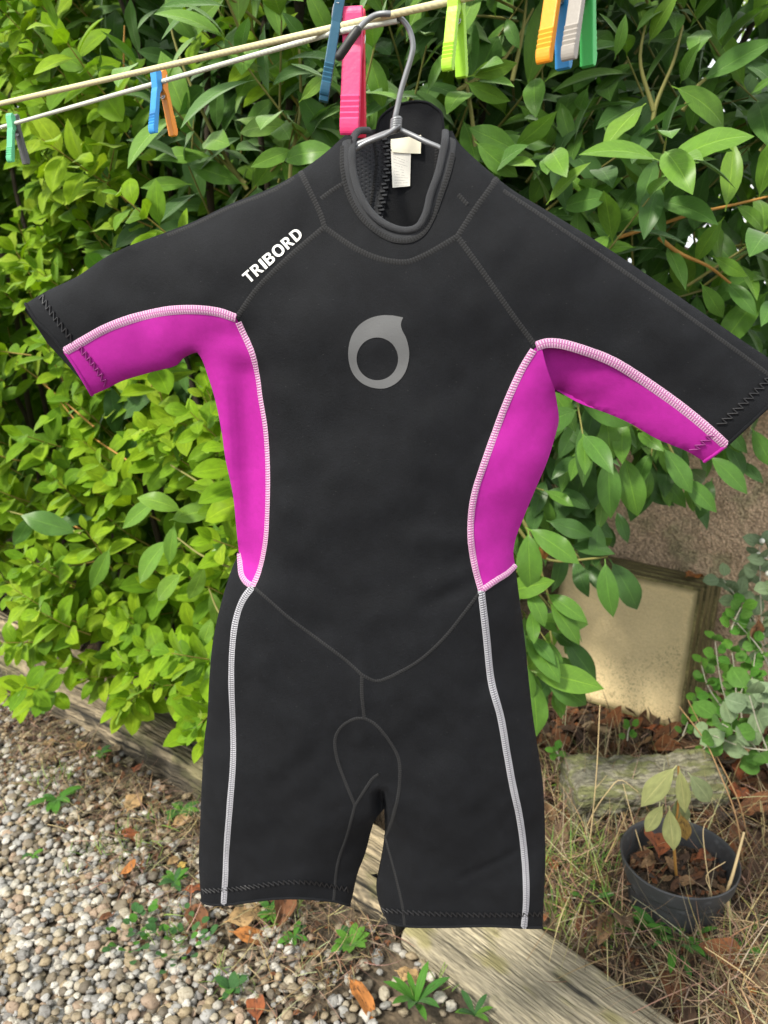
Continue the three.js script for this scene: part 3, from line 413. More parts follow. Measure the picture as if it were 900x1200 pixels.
// wooden sleepers edging the bed
const woodTex = (warm, s) => tex(1024, (u, v) => {      // u along the grain
  const warp = 0.05 * (fbm(u, v, 3, 3, s) - 0.5), g = fbm(u, v, 5, 3, s + 2), f = pa(u, v + warp * 1.4, 7, 90, s + 4), fine = pa(u, v + warp, 60, 230, s + 6), crack = smooth(pa(u, v + warp, 5, 90, s + 9), 0.80, 0.93) * smooth(pn(u, v, 5, s + 1), 0.4, 0.7);
  const moss = smooth(fbm(u, v, 7, 4, s + 12), 0.52, 0.72), c = 0.56 + 0.22 * (g - 0.5) + 0.2 * (f - 0.5) + 0.16 * (fine - 0.5) - 0.33 * crack;
  const w = [c * 0.98, c * (0.93 - 0.03 * warm), c * (0.82 - 0.1 * warm)]; return [lerp(w[0], 0.44, moss * 0.5), lerp(w[1], 0.42, moss * 0.5), lerp(w[2], 0.22, moss * 0.5)];
}, true, 512);
const woodBump = tex(1024, (u, v) => { const w = 0.05 * (fbm(u, v, 3, 3, 61) - 0.5); return 0.5 * pa(u, v + w, 7, 90, 65) + 0.3 * pa(u, v + w, 60, 230, 67) + 0.2 * fbm(u, v, 8, 3, 63) - 0.6 * smooth(pa(u, v + w, 3, 60, 70), 0.80, 0.93); }, false, 512);
const logTex = tex(1024, (u, v) => { const warp = 0.06 * (fbm(u, v, 3, 3, 90) - 0.5), g = fbm(u, v, 6, 4, 92), f = pa(u, v + warp * 1.4, 6, 50, 94), fine = pa(u, v + warp, 50, 128, 96), crack = smooth(pa(u, v + warp, 4, 44, 99), 0.74, 0.9), darkPatch = smooth(fbm(u, v, 8, 5, 121) + 0.22 * (v < 0.5 ? 1 : 0), 0.52, 0.66) * (v < 0.30 ? 1 : 0.35), moss = smooth(fbm(u, v, 9, 4, 131), 0.56, 0.72), c = (0.55 + 0.26 * (g - 0.5) + 0.22 * (f - 0.5) + 0.14 * (fine - 0.5) - 0.34 * crack) * (1 - 0.5 * darkPatch); const w = [c * 1.03, c * 0.93, c * 0.76]; return [lerp(w[0], 0.36, moss * 0.35), lerp(w[1], 0.37, moss * 0.35), lerp(w[2], 0.20, moss * 0.35)]; }, true, 512);  // mottled patches darken the grain, strongest low on the front face
function sleeper(name, label, P, W, hFront, rough, mat) {    // P: front edge in plan; W: width; hFront(t): top height; a rounded beam with worn edges
  const c = new THREE.CatmullRomCurve3(P, false, 'centripetal'), m = 160, pos = [], uv = [], idx = [], len = c.getLength(), prof = []; const b = 0.018;
  for (let k = 0; k <= 6; k++) prof.push([0, k / 6]); for (let k = 1; k <= 4; k++) { const a = k / 4 * Math.PI / 2; prof.push([-1, 1 - Math.cos(a), Math.sin(a)]); } for (let k = 1; k <= 14; k++) prof.push([1, k / 14]); for (let k = 1; k <= 4; k++) prof.push([-2, k / 4]); for (let k = 1; k <= 4; k++) prof.push([2, k / 4]);
  const rows = prof.length, n3 = createNoise3D(mulberry(name.length + 300 + label.length));
  for (let i = 0; i <= m; i++) {
    const t = i / m, p = c.getPointAt(t), tg = c.getTangentAt(t).setY(0).normalize(), n = V(tg.z, 0, -tg.x); const h = hFront(t), base = -0.08; let run = 0, last = null;
    for (const q of prof) {
      let d, y; if (q[0] === 0) { d = 0; y = lerp(base, h - b, q[1]); } else if (q[0] === -1) { d = b * q[1]; y = h - b + b * q[2]; } else if (q[0] === 1) { d = b + (W - 2 * b) * q[1]; y = h; } else if (q[0] === -2) { const a = q[1] * Math.PI / 2; d = W - b + b * Math.sin(a); y = h - b + b * Math.cos(a); } else { d = W; y = lerp(h - b, base, q[1]); }
      if (last !== null) run += Math.hypot(d - last[0], y - last[1]); last = [d, y];
      const v = p.clone().addScaledVector(n, d); v.y = y; const ex = 0.75 * n3(v.x * 9, v.y * 26, v.z * 9) + 0.4 * n3(v.x * 30, v.y * 60, v.z * 30), gr = n3((v.x + v.z) * 2, d * 70, y * 70);
      v.addScaledVector(n, -rough * ex * (q[0] === 0 ? 1.3 : 0.4)); v.y += rough * (0.7 * ex + 0.35 * gr); pos.push(...v.toArray()); uv.push(t * len, run);
    }
  }
  for (let i = 0; i < m; i++) for (let k = 0; k < rows - 1; k++) { const o = i * rows + k; idx.push(o, o + rows, o + 1, o + 1, o + rows, o + rows + 1); }
  for (const [i, flip] of [[0, false], [m, true]]) { const s = pos.length / 3; for (let k = 0; k < rows; k++) { const o = (i * rows + k) * 3; pos.push(pos[o], pos[o + 1], pos[o + 2]); uv.push(pos[o + 1], k / rows * W * 2); } for (let k = 1; k < rows - 1; k++) flip ? idx.push(s, s + k, s + k + 1) : idx.push(s, s + k + 1, s + k); }
  const o = new THREE.Mesh(bg(pos, null, uv, idx), mat); o.name = numbered(name); scene.add(o); return tag(o, label, 'timber beam');
}
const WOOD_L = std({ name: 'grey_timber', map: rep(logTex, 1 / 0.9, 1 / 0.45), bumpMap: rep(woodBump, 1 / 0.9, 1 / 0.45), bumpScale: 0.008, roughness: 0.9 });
const WOOD_R = std({ name: 'pale_timber', map: rep(woodTex(0.45, 190), 1 / 0.8, 1 / 0.4), bumpMap: rep(woodBump, 1 / 0.8, 1 / 0.4), bumpScale: 0.006, roughness: 0.88 });
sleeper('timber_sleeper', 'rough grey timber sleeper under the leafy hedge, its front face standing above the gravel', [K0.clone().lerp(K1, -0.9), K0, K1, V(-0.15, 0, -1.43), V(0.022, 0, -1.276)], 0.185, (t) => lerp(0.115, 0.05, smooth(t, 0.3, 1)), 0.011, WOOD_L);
sleeper('timber_sleeper', 'pale weathered timber sleeper sunk in the gravel below the right leg of the wetsuit', [V(0.036, 0, -1.266), K3.clone(), V(0.62, 0, -0.66), V(1.1, 0, -0.15)], 0.215, (t) => 0.026 + 0.004 * Math.sin(t * 9), 0.006, WOOD_R);
// wall
{
  const wallTex = tex(1024, (u, v) => { const a = fbm(u, v, 5, 4, 11), g = fbm(u, v, 150, 2, 13), p = pn(u, v, 256, 17), st = smooth(fbm(u, v, 9, 4, 29), 0.5, 0.75), c = 0.70 + 0.16 * (a - 0.5) + 0.30 * (g - 0.5) + 0.16 * (p - 0.5); return [c * lerp(1.10, 0.9, st), c * lerp(0.95, 0.83, st), c * lerp(0.80, 0.66, st)]; });
  const wallBump = tex(1024, (u, v) => 0.6 * fbm(u, v, 150, 2, 13) + 0.4 * fbm(u, v, 40, 3, 19), false);
  const WALL = std({ name: 'roughcast_render', map: rep(wallTex, 1 / 0.8), bumpMap: rep(wallBump, 1 / 0.8), bumpScale: 0.007, roughness: 0.95 });
  const g = thing('garden_wall', 'low rough grey brown rendered wall behind the leaning slabs', 'wall', WALL_P.clone());
  g.quaternion.setFromRotationMatrix(new THREE.Matrix4().makeBasis(WD, V(0, 1, 0), WN));
  const len = 6.4, NI = 220, NJ = 40, H = 0.98, pos = [], uv = [], idx = [], n2 = createNoise2D(mulberry(3));
  for (let j = 0; j <= NJ; j++) for (let i = 0; i <= NI; i++) { const x = -4.4 + len * i / NI, y = -0.1 + (H + 0.1) * j / NJ; pos.push(x, y, 0.006 * n2(x * 6, y * 6) + 0.003 * n2(x * 22, y * 22)); uv.push(x, y); if (i < NI && j < NJ) { const o = j * (NI + 1) + i; idx.push(o, o + 1, o + NI + 1, o + 1, o + NI + 2, o + NI + 1); } }
  part(g, 'wall_face', bg(pos, null, uv, idx), WALL);
  part(g, 'wall_core', new THREE.BoxGeometry(len, H + 0.09, 0.16).translate(-4.4 + len / 2, H / 2 - 0.06, -0.092), WALL);
  part(g, 'coping', new RoundedBoxGeometry(len, 0.05, 0.24, 3, 0.012).translate(-4.4 + len / 2, H + 0.027, -0.08), WALL);
}
// slabs leaning on the wall: front one cream, those behind mossy
{
  const faceTex = tex(512, (u, v) => { const a = fbm(u, v, 4, 4, 71), g = pn(u, v, 170, 73), lo = 0.6 * smooth(fbm(u, v, 110, 2, 77), 0.60, 0.74) * smooth(fbm(u, v, 3, 2, 79) + 0.35 * (0.5 - v), 0.45, 0.75), edge = 1 - smooth(Math.min(u, v, 1 - u, 1 - v), 0.0, 0.035 + 0.03 * fbm(u, v, 9, 2, 5)), c = 0.89 + 0.10 * (a - 0.5) + 0.06 * (g - 0.5); const k = Math.max(lo * 0.55, edge * 0.55); return [lerp(c, 0.36, k), lerp(c * 0.90, 0.33, k), lerp(c * 0.70, 0.22, k)]; });
  const edgeTex = tex(256, (u, v) => { const a = fbm(u, v, 12, 4, 81), c = 0.43 + 0.3 * (a - 0.5) + 0.12 * (pn(u, v, 90, 3) - 0.5); return [c * 1.05, c * 0.98, c * 0.66]; });
  const CREAM = std({ name: 'cream_concrete', map: faceTex, roughness: 0.8, bumpMap: tex(256, (u, v) => fbm(u, v, 60, 3, 83), false), bumpScale: 0.0015 });
  const MOSSY = std({ name: 'mossy_concrete', map: edgeTex, roughness: 0.95, bumpMap: rep(tex(256, (u, v) => fbm(u, v, 24, 4, 84), false), 2), bumpScale: 0.004 });
  const corner = atY(796, 857, 0.105), topc = atY(822, 690, 0.50), edgeD = WD.clone().negate(), upD = topc.clone().sub(corner).normalize(); edgeD.addScaledVector(upD, -edgeD.dot(upD)).normalize();
  const nOut = edgeD.clone().negate().cross(upD).normalize(), S = corner.distanceTo(topc), TH = 0.034;
  const lab = ['clean cream concrete slab leaning on the wall, front of the stack', 'mossy slab leaning directly behind the cream slab, only its edges showing', 'mossy slab leaning third from the front, a thin dark edge', 'mossy slab leaning against the wall, last of the stack'];
  for (let i = 0; i < 4; i++) {
    const t = thing('paving_slab', lab[i], 'paving slab', corner.clone().addScaledVector(nOut, -i * (TH + 0.006)).addScaledVector(edgeD, -[0, 0.004, 0.012, 0.014][i]).addScaledVector(upD, [0, 0.004, 0.010, 0.008][i]));
    t.quaternion.setFromRotationMatrix(new THREE.Matrix4().makeBasis(edgeD.clone().negate(), upD, nOut)); if (i) t.rotateZ([0, -0.008, 0.012, -0.004][i]);
    const g = new RoundedBoxGeometry(S, S, TH, 3, 0.004).translate(-S / 2, S / 2, -TH / 2), p = g.attributes.position, n2 = createNoise3D(mulberry(80 + i)); for (let k = 0; k < p.count; k++) p.setXYZ(k, p.getX(k) + 0.0015 * n2(p.getX(k) * 30, p.getY(k) * 30, 1), p.getY(k) + 0.0015 * n2(p.getX(k) * 30, p.getY(k) * 30, 5), p.getZ(k)); 
    const m = part(t, 'slab_body', g, MOSSY);
    if (!i) { const f = new THREE.PlaneGeometry(S - 0.012, S - 0.012, 24, 24), q = f.attributes.position, r = mulberry(7); for (let k = 0; k < q.count; k++) if (Math.abs(q.getX(k)) > S / 2 - 0.007 || Math.abs(q.getY(k)) > S / 2 - 0.007) q.setXYZ(k, q.getX(k) * (1 - 0.012 * r()), q.getY(k) * (1 - 0.012 * r()), 0); part(t, 'slab_face', f.translate(-S / 2, S / 2, 0.0012), CREAM); }
  }
}
// mossy stone block
{
  const a = atY(662, 935, 0.1), b = atY(838, 925, 0.1), mid_ = a.clone().lerp(b, 0.5), L = a.distanceTo(b), g = new RoundedBoxGeometry(L, 0.115, 0.15, 8, 0.018), n3 = createNoise3D(mulberry(66)), src = g.attributes.position;
  const fine = (() => { const G = new THREE.BoxGeometry(L, 0.12, 0.14, 70, 24, 26), p = G.attributes.position, q = V(); for (let k = 0; k < p.count; k++) { q.fromBufferAttribute(p, k); const e = V(L / 2 - 0.02, 0.04, 0.05), c = V(clamp(q.x, -e.x, e.x), clamp(q.y, -e.y, e.y), clamp(q.z, -e.z, e.z)), d = q.clone().sub(c); if (d.length() > 1e-6) d.setLength(0.02); q.copy(c).add(d); const f = 0.009 * n3(q.x * 10, q.y * 16, q.z * 14) + 0.005 * n3(q.x * 28, q.y * 40, q.z * 36) + 0.0025 * n3(q.x * 80, q.y * 90, q.z * 80); q.addScaledVector(q.clone().setX(q.x * 0.2).normalize(), f); p.setXYZ(k, q.x, q.y, q.z); } G.computeVertexNormals(); return G; })();
  const tx = tex(512, (u, v) => { const m = smooth(fbm(u, v, 9, 4, 91), 0.42, 0.66), s = fbm(u, v, 30, 4, 93), ly = pn(u * 0.3, v, 40, 95), c = 0.45 + 0.34 * (s - 0.5) + 0.14 * (ly - 0.5); return [lerp(c, 0.35, m * 0.5), lerp(c * 0.97, 0.38, m * 0.5), lerp(c * 0.84, 0.20, m * 0.6)]; });
  const o = new THREE.Mesh(fine, std({ name: 'mossy_stone', map: tx, roughness: 0.95, bumpMap: rep(tex(256, (u, v) => fbm(u, v, 20, 5, 97), false), 2, 1), bumpScale: 0.008 })); o.name = numbered('stone_block'); o.position.copy(mid_).setY(0.112); const yaw = Math.atan2(-(b.z - a.z), b.x - a.x); o.rotation.set(0.25, yaw, 0, 'YXZ'); scene.add(o); tag(o, 'grey green mossy stone block lying between the slabs and the flower pot', 'stone');
}
// pot
const POT_P = (() => { const p = atY(799, 1003, 0.19); return V(p.x, 0.19, p.z); })();
{
  const plTex = tex(512, (u, v) => { const a = fbm(u, v, 7, 4, 101), s = smooth(fbm(u, v, 20, 4, 103), 0.58, 0.8), c = 0.235 + 0.09 * (a - 0.5) + 0.07 * s; return [c * 0.98, c, c * 1.04]; });
  const POT = std({ name: 'grey_pot_plastic', map: rep(plTex, 2, 1), roughness: 0.52, bumpMap: rep(tex(256, (u, v) => fbm(u, v, 10, 5, 105), false), 3, 1), bumpScale: 0.0012, side: THREE.DoubleSide });
  const g = thing('flower_pot', 'dark grey plastic flower pot half sunk in dry grass', 'flower pot', POT_P.clone().setY(POT_P.y - 0.171)); g.rotation.z = 0.03; g.scale.setScalar(1.04); const H = 0.165, R = 0.109;
  part(g, 'pot_wall', new THREE.LatheGeometry([[0.075, 0], [0.079, 0.004], [0.098, H - 0.036], [0.0985, H - 0.03]].map((p) => new THREE.Vector2(...p)), 56), POT);
  part(g, 'rim', new THREE.LatheGeometry([[0.0975, H - 0.036], [0.1015, H - 0.0345], [0.1035, H - 0.031], [R - 0.001, H - 0.004], [R, H - 0.001], [R - 0.0012, H + 0.001], [R - 0.0035, H + 0.0005], [R - 0.0055, H - 0.006], [0.098, H - 0.034], [0.090, H - 0.075]].map((p) => new THREE.Vector2(...p)), 64), POT);
  const sg = new THREE.CircleGeometry(0.0965, 40, 0, Math.PI * 2), rg = new THREE.RingGeometry(0.001, 0.0965, 40, 14).rotateX(-Math.PI / 2), p = rg.attributes.position; for (let k = 0; k < p.count; k++) p.setY(k, H - 0.052 + 0.006 * gn(p.getX(k) * 40, p.getZ(k) * 40)); rg.computeVertexNormals(); rg.attributes.uv.array.forEach((x, i, a) => { a[i] = x * 0.3; });
  part(g, 'soil', rg, SOIL);
}

// ---------------------------------------------------------------- leaves
function leafGeo({ w = 0.4, nL = 7, nW = 4, fold = 0.25, arch = 0.6, wave = 0, pw = 0.8, skew = 1, twist = 0, pet = 0.1, tip = 0 }) {
  const pos = [], uv = [], idx = [], half = (t) => w / 2 * Math.pow(Math.sin(Math.PI * Math.pow(clamp(t, 0, 1), skew)), pw) * (1 - tip * smooth(t, 0.72, 1));
  for (let j = 0; j <= nL; j++) {
    const t = j / nL, a = arch * t, yy = arch ? Math.sin(a) / arch : t, zz = arch ? -(1 - Math.cos(a)) / arch : 0, hw = Math.max(half(t), j === 0 ? 0.012 : 0.001);
    for (let i = 0; i <= nW; i++) { const k = i / nW * 2 - 1, ak = Math.abs(k), x = k * hw, z = zz + fold * ak * hw * (1 - 0.35 * ak) + wave * ak * hw * Math.sin(t * 11 + (k > 0 ? 1.7 : 0)), tw = twist * t; pos.push(x * Math.cos(tw) - (z - zz) * Math.sin(tw), pet + yy, zz + x * Math.sin(tw) + (z - zz) * Math.cos(tw)); uv.push(0.5 + 0.5 * k, t); }
  }
  for (let j = 0; j < nL; j++) for (let i = 0; i < nW; i++) { const o = j * (nW + 1) + i; idx.push(o, o + 1, o + nW + 2, o, o + nW + 2, o + nW + 1); }
  const s = pos.length / 3; pos.push(-0.009, 0, 0, 0.009, 0, 0, -0.009, pet + 0.04, 0.002, 0.009, pet + 0.04, 0.002); uv.push(0.5, 0.1, 0.5, 0.1, 0.5, 0.1, 0.5, 0.1); idx.push(s, s + 1, s + 3, s, s + 3, s + 2);
  return bg(pos, null, uv, idx);
}
const veins = (u, v, n, slope) => { const d = Math.abs(u - 0.5) * 2, mid_ = 1 - smooth(d, 0.02, 0.055), ph = ((v - d * slope) * n) % 1, e = Math.abs(((ph + 1) % 1) - 0.5) * 2, side = smooth(e, 0.86, 0.98) * (1 - d * 0.5); return [mid_, side]; };
const laurelMap = tex(128, (u, v) => { const [m, s] = veins(u, v, 9, 0.16), n = fbm(u, v, 8, 4, 201) - 0.5, b = 0.82 + 0.16 * n, g = Math.max(m * 0.9, s * 0.36); return [lerp(b * 0.93, 1.0, g), lerp(b, 1.0, g), lerp(b * 0.9, 0.98, g)]; }, true, 256);
const laurelBump = tex(128, (u, v) => { const [m, s] = veins(u, v, 9, 0.16); return 0.55 - 0.35 * m - 0.22 * s + 0.2 * (fbm(u, v, 14, 3, 203) - 0.5); }, false, 256);
const privetMap = tex(128, (u, v) => { const [m, s] = veins(u, v, 6, 0.25), n = fbm(u, v, 6, 4, 211) - 0.5, b = 0.84 + 0.2 * n, g = Math.max(m * 0.7, s * 0.18); return [lerp(b * 0.95, 1.0, g), lerp(b, 1.0, g), lerp(b * 0.9, 0.95, g)]; }, true, 128);
const privetBump = tex(128, (u, v) => { const [m, s] = veins(u, v, 6, 0.25); return 0.55 - 0.3 * m - 0.2 * s + 0.3 * (fbm(u, v, 10, 3, 213) - 0.5); }, false, 128);
const deadMap = tex(128, (u, v) => { const [m, s] = veins(u, v, 8, 0.16), n = fbm(u, v, 6, 5, 221) - 0.5, sp = smooth(fbm(u, v, 12, 3, 225), 0.62, 0.75), b = 0.80 + 0.4 * n - 0.3 * sp; const g = m * 0.5; return [lerp(b, 1, g), lerp(b * 0.97, 0.95, g), lerp(b * 0.95, 0.9, g)]; }, true, 256);
const leafMat = (name, r, g, b, kind, o = {}) => phys({ name, color: rgb(r, g, b), map: kind === 'l' ? laurelMap : kind === 'p' ? privetMap : deadMap, bumpMap: kind === 'l' ? laurelBump : privetBump, bumpScale: kind === 'l' ? 0.0012 : 0.0008, roughness: 0.9, specularIntensity: kind === 'p' ? 0.25 : 0.8, transmission: kind === 'd' ? 0.12 : kind === 'p' ? 0.46 : 0.36, clearcoat: kind === 'l' ? 0.3 : kind === 'p' ? 0.09 : 0, clearcoatRoughness: kind === 'l' ? 0.3 : 0.42, side: THREE.DoubleSide, ...o });
const LG = { // shapes
  privet: [leafGeo({ w: 0.56, fold: 0.30, arch: 0.5, pw: 0.72, skew: 0.92 }), leafGeo({ w: 0.62, fold: 0.16, arch: 0.9, pw: 0.68, skew: 1.02, wave: 0.10 }), leafGeo({ w: 0.5, fold: 0.42, arch: 0.3, pw: 0.8, skew: 0.95, twist: 0.3 }), leafGeo({ w: 0.58, fold: 0.08, arch: -0.25, pw: 0.72, skew: 1.0, wave: 0.14, twist: -0.25 })],
  laurel: [leafGeo({ w: 0.36, nL: 9, fold: 0.28, arch: 0.7, pw: 0.78, skew: 0.95, tip: 0.3 }), leafGeo({ w: 0.40, nL: 9, fold: 0.18, arch: 1.0, pw: 0.74, skew: 1.0, wave: 0.1, tip: 0.25 }), leafGeo({ w: 0.33, nL: 9, fold: 0.4, arch: 0.35, pw: 0.85, skew: 0.92, twist: 0.35, tip: 0.3 }), leafGeo({ w: 0.38, nL: 9, fold: 0.12, arch: 0.5, pw: 0.8, skew: 1.05, wave: 0.16, twist: -0.3, tip: 0.3 })],
  far: [leafGeo({ w: 0.38, nL: 3, nW: 2, fold: 0.3, arch: 0.6 })],
  dead: [leafGeo({ w: 0.40, nL: 8, fold: 0.75, arch: 1.1, wave: 0.25, twist: 0.4 }), leafGeo({ w: 0.36, nL: 8, fold: 0.5, arch: -1.0, wave: 0.35, twist: -0.6 }), leafGeo({ w: 0.46, nL: 8, fold: 1.1, arch: 0.5, wave: 0.3, twist: 0.2 }), leafGeo({ w: 0.42, nL: 8, fold: 0.2, arch: 0.7, wave: 0.45, twist: 0.5 })],
  strap: [leafGeo({ w: 0.2, nL: 6, nW: 2, fold: 0.4, arch: 0.9, pw: 0.6, skew: 1.2, pet: 0.0 })],
  round: [leafGeo({ w: 0.85, nL: 5, fold: 0.18, arch: 0.5, pw: 0.55, skew: 0.9, pet: 0.3 })],
};
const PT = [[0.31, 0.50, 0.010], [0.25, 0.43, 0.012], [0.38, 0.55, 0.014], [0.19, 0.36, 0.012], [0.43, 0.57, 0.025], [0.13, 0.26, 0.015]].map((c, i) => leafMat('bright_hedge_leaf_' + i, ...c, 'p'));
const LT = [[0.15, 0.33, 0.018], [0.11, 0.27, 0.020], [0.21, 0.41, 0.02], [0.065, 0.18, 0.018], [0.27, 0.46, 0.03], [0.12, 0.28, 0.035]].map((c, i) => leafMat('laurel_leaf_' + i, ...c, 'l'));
const PB = leafMat('bright_hedge_foliage', 1, 1, 1, 'p'), LB = leafMat('laurel_foliage', 1, 1, 1, 'l');
const TWIG_P = std({ name: 'hedge_twig', color: rgb(0.30, 0.22, 0.05), roughness: 0.8 }), TWIG_L = std({ name: 'laurel_twig', color: rgb(0.20, 0.19, 0.05), roughness: 0.7 }), TWIG_O = std({ name: 'orange_twig', color: rgb(0.38, 0.19, 0.04), roughness: 0.7 }), BARK = std({ name: 'bark', color: rgb(0.075, 0.055, 0.038), roughness: 0.95, bumpMap: rep(dirtBump, 6, 2), bumpScale: 0.006 });
const suitOutline = [...SIL.topL, ...SIL.neckL, [415, 154], [520, 130], ...SIL.neckR, ...SIL.topR, [893, 483], [851, 522], ...SIL.lowR, ...SIL.torsoR, ...SIL.sideR, ...SIL.hemR, ...SIL.inR, ...SIL.inL, ...SIL.hemL, ...SIL.sideL, ...SIL.torsoL, ...SIL.lowL];
const ZC = 6, ZW = Math.ceil(900 / ZC), ZH = Math.ceil(1200 / ZC), hidden = new Uint8Array(ZW * ZH);
for (let j = 0; j < ZH; j++) for (let i = 0; i < ZW; i++) hidden[j * ZW + i] = inPoly((i + 0.5) * ZC, (j + 0.5) * ZC, suitOutline) ? 1 : 0;
class Foliage {
  constructor(species, seed) { this.L = []; this.tw = []; this.r = mulberry(seed); this.sp = species; }
  leaf(p, dir, nor, size, tone, forced = false, geo) { this.L.push({ p, dir, nor, size, tone, forced, geo: geo ?? Math.floor(this.r() * 4) }); }
  // a shoot: stem with its leaves; pairs for the hedge, one by one round the stem for laurel
  shoot(base, dir, len, { leaf = 0.055, gap = 0.024, pairs = true, bend = 0.25, tones = [0, 1, 2, 3], spread = 0.95, start = 0.1, face = V(-0.2, 0.8, 0.5), twig = 0.0016, droop = 0 }) {
    const r = this.r, d = dir.clone().normalize(), P = [base.clone()], n = Math.max(3, Math.round(len / gap)); let q = base.clone(), D = d.clone(); const side0 = V(r() - 0.5, r() - 0.5, r() - 0.5).normalize(), ph0 = r() * 6.28; const newTone = r() < 0.5 ? 0 : 1;
    for (let i = 1; i <= n; i++) {
      D.addScaledVector(V(0, 1, 0), bend / n).addScaledVector(side0, 0.18 / n).addScaledVector(V(0, -1, 0), droop / n).normalize(); q = q.clone().addScaledVector(D, len / n); P.push(q); const t = i / n; if (t < start) continue;
      const A = D.clone().cross(Math.abs(D.y) < 0.9 ? V(0, 1, 0) : V(1, 0, 0)).normalize(), B = D.clone().cross(A), sz = leaf * (pairs ? (0.62 + 0.5 * Math.sin(Math.PI * Math.min(1, t * 0.9 + 0.1))) : (0.75 + 0.3 * Math.sin(Math.PI * t * 0.9))) * (0.8 + 0.4 * r());
      for (let k = 0; k < (pairs ? 2 : 1); k++) {
        const a = pairs ? ph0 + (i % 2) * Math.PI / 2 + k * Math.PI + 0.5 * (r() - 0.5) : ph0 + i * 2.4 + 0.4 * (r() - 0.5), rad = A.clone().multiplyScalar(Math.cos(a)).addScaledVector(B, Math.sin(a)), sp = spread * (1 - 0.45 * smooth(t, 0.75, 1)) + 0.25 * (r() - 0.5);
        const ld = D.clone().multiplyScalar(Math.cos(sp)).addScaledVector(rad, Math.sin(sp)).addScaledVector(V(0, -1, 0), 0.12 + 0.15 * r()).normalize(), nn = face.clone().addScaledVector(V(r() - 0.5, r() - 0.5, r() - 0.5), 0.9).addScaledVector(D, 0.45);
        this.leaf(q, ld, nn, sz, tones[Math.floor(r() * tones.length)]);
      }
      if (!pairs && i === n) this.leaf(q, D.clone(), face.clone().addScaledVector(V(r() - 0.5, r() - 0.5, r() - 0.5), 0.6), leaf * 0.7, tones[0]);
    }
    this.tw.push(taper([P[0], P[Math.floor(n / 2)], P[n]], twig, twig * 0.45, 4, 4));
  }
  // a leaf whose stalk and tip stand where the photograph shows them
  spot(px0, py0, px1, py1, f0, f1, tone, { roll = 0, geo = 0, wide = 1 } = {}) { const a = atZ(px0, py0, f0), b = atZ(px1, py1, f1), d = b.clone().sub(a), view = V(0, EYE, 0).sub(a).normalize(), s = d.clone().normalize().cross(view).normalize(), n = view.clone().addScaledVector(s, roll).add(V(0, 0.35, 0)); this.L.push({ p: a, dir: d.clone().normalize(), nor: n, size: d.length() * 0.97, tone, forced: true, geo, wide }); return a; }
  matrix(l) { return basis(l.dir, l.nor).scale(V(l.size * (l.wide ?? 1), l.size, l.size)).setPosition(l.p); }
  build(root, geos, mats, bulk, twigMat, most = 300, tints = mats.map((m) => m.color)) {
    const zb = new Float32Array(ZW * ZH).fill(1e9), who = new Int32Array(ZW * ZH).fill(-1);
    this.L.forEach((l, id) => { const c = l.p.clone().addScaledVector(l.dir, l.size * 0.55), [x, y, d] = project(c); l.see = 0; if (d < 0.3) return; const [tx, ty] = project(l.p.clone().addScaledVector(l.dir, l.size)), [bx, by] = project(l.p); const R = l.size * 0.17 * F / d;
      for (let s = 0; s <= 4; s++) { const cx = lerp(bx, tx, 0.2 + 0.17 * s), cy = lerp(by, ty, 0.2 + 0.17 * s); for (let j = Math.floor((cy - R) / ZC); j <= (cy + R) / ZC; j++) for (let i = Math.floor((cx - R) / ZC); i <= (cx + R) / ZC; i++) if (i >= 0 && j >= 0 && i < ZW && j < ZH && !hidden[j * ZW + i] && d < zb[j * ZW + i]) { zb[j * ZW + i] = d; who[j * ZW + i] = id; } } });
    for (const w of who) if (w >= 0) this.L[w].see++;
    const order = this.L.slice().sort((a, b) => (b.forced ? 1e6 : 0) + b.see - (a.forced ? 1e6 : 0) - a.see), top = order.slice(0, most).filter((l) => l.forced || l.see > 0), rest = order.slice(top.length);
    for (const l of top) { const m = part(root, 'leaf', geos[l.geo % geos.length], mats[l.tone % mats.length]); m.applyMatrix4(this.matrix(l)); }
    geos.forEach((g, k) => { const R = rest.filter((l) => l.geo % geos.length === k); if (!R.length) return; const im = new THREE.InstancedMesh(g, bulk, R.length), c = new THREE.Color(); R.forEach((l, i) => { im.setMatrixAt(i, this.matrix(l)); c.copy(tints[l.tone % tints.length]).multiplyScalar(0.85 + 0.3 * this.r()); im.setColorAt(i, c); }); stuff(root, 'foliage', im); });
    if (this.tw.length) stuff(root, 'twigs', new THREE.Mesh(mergeGeometries(this.tw), twigMat));
    return top.length;
  }
}
const rr = (r, a, b) => a + (b - a) * r();
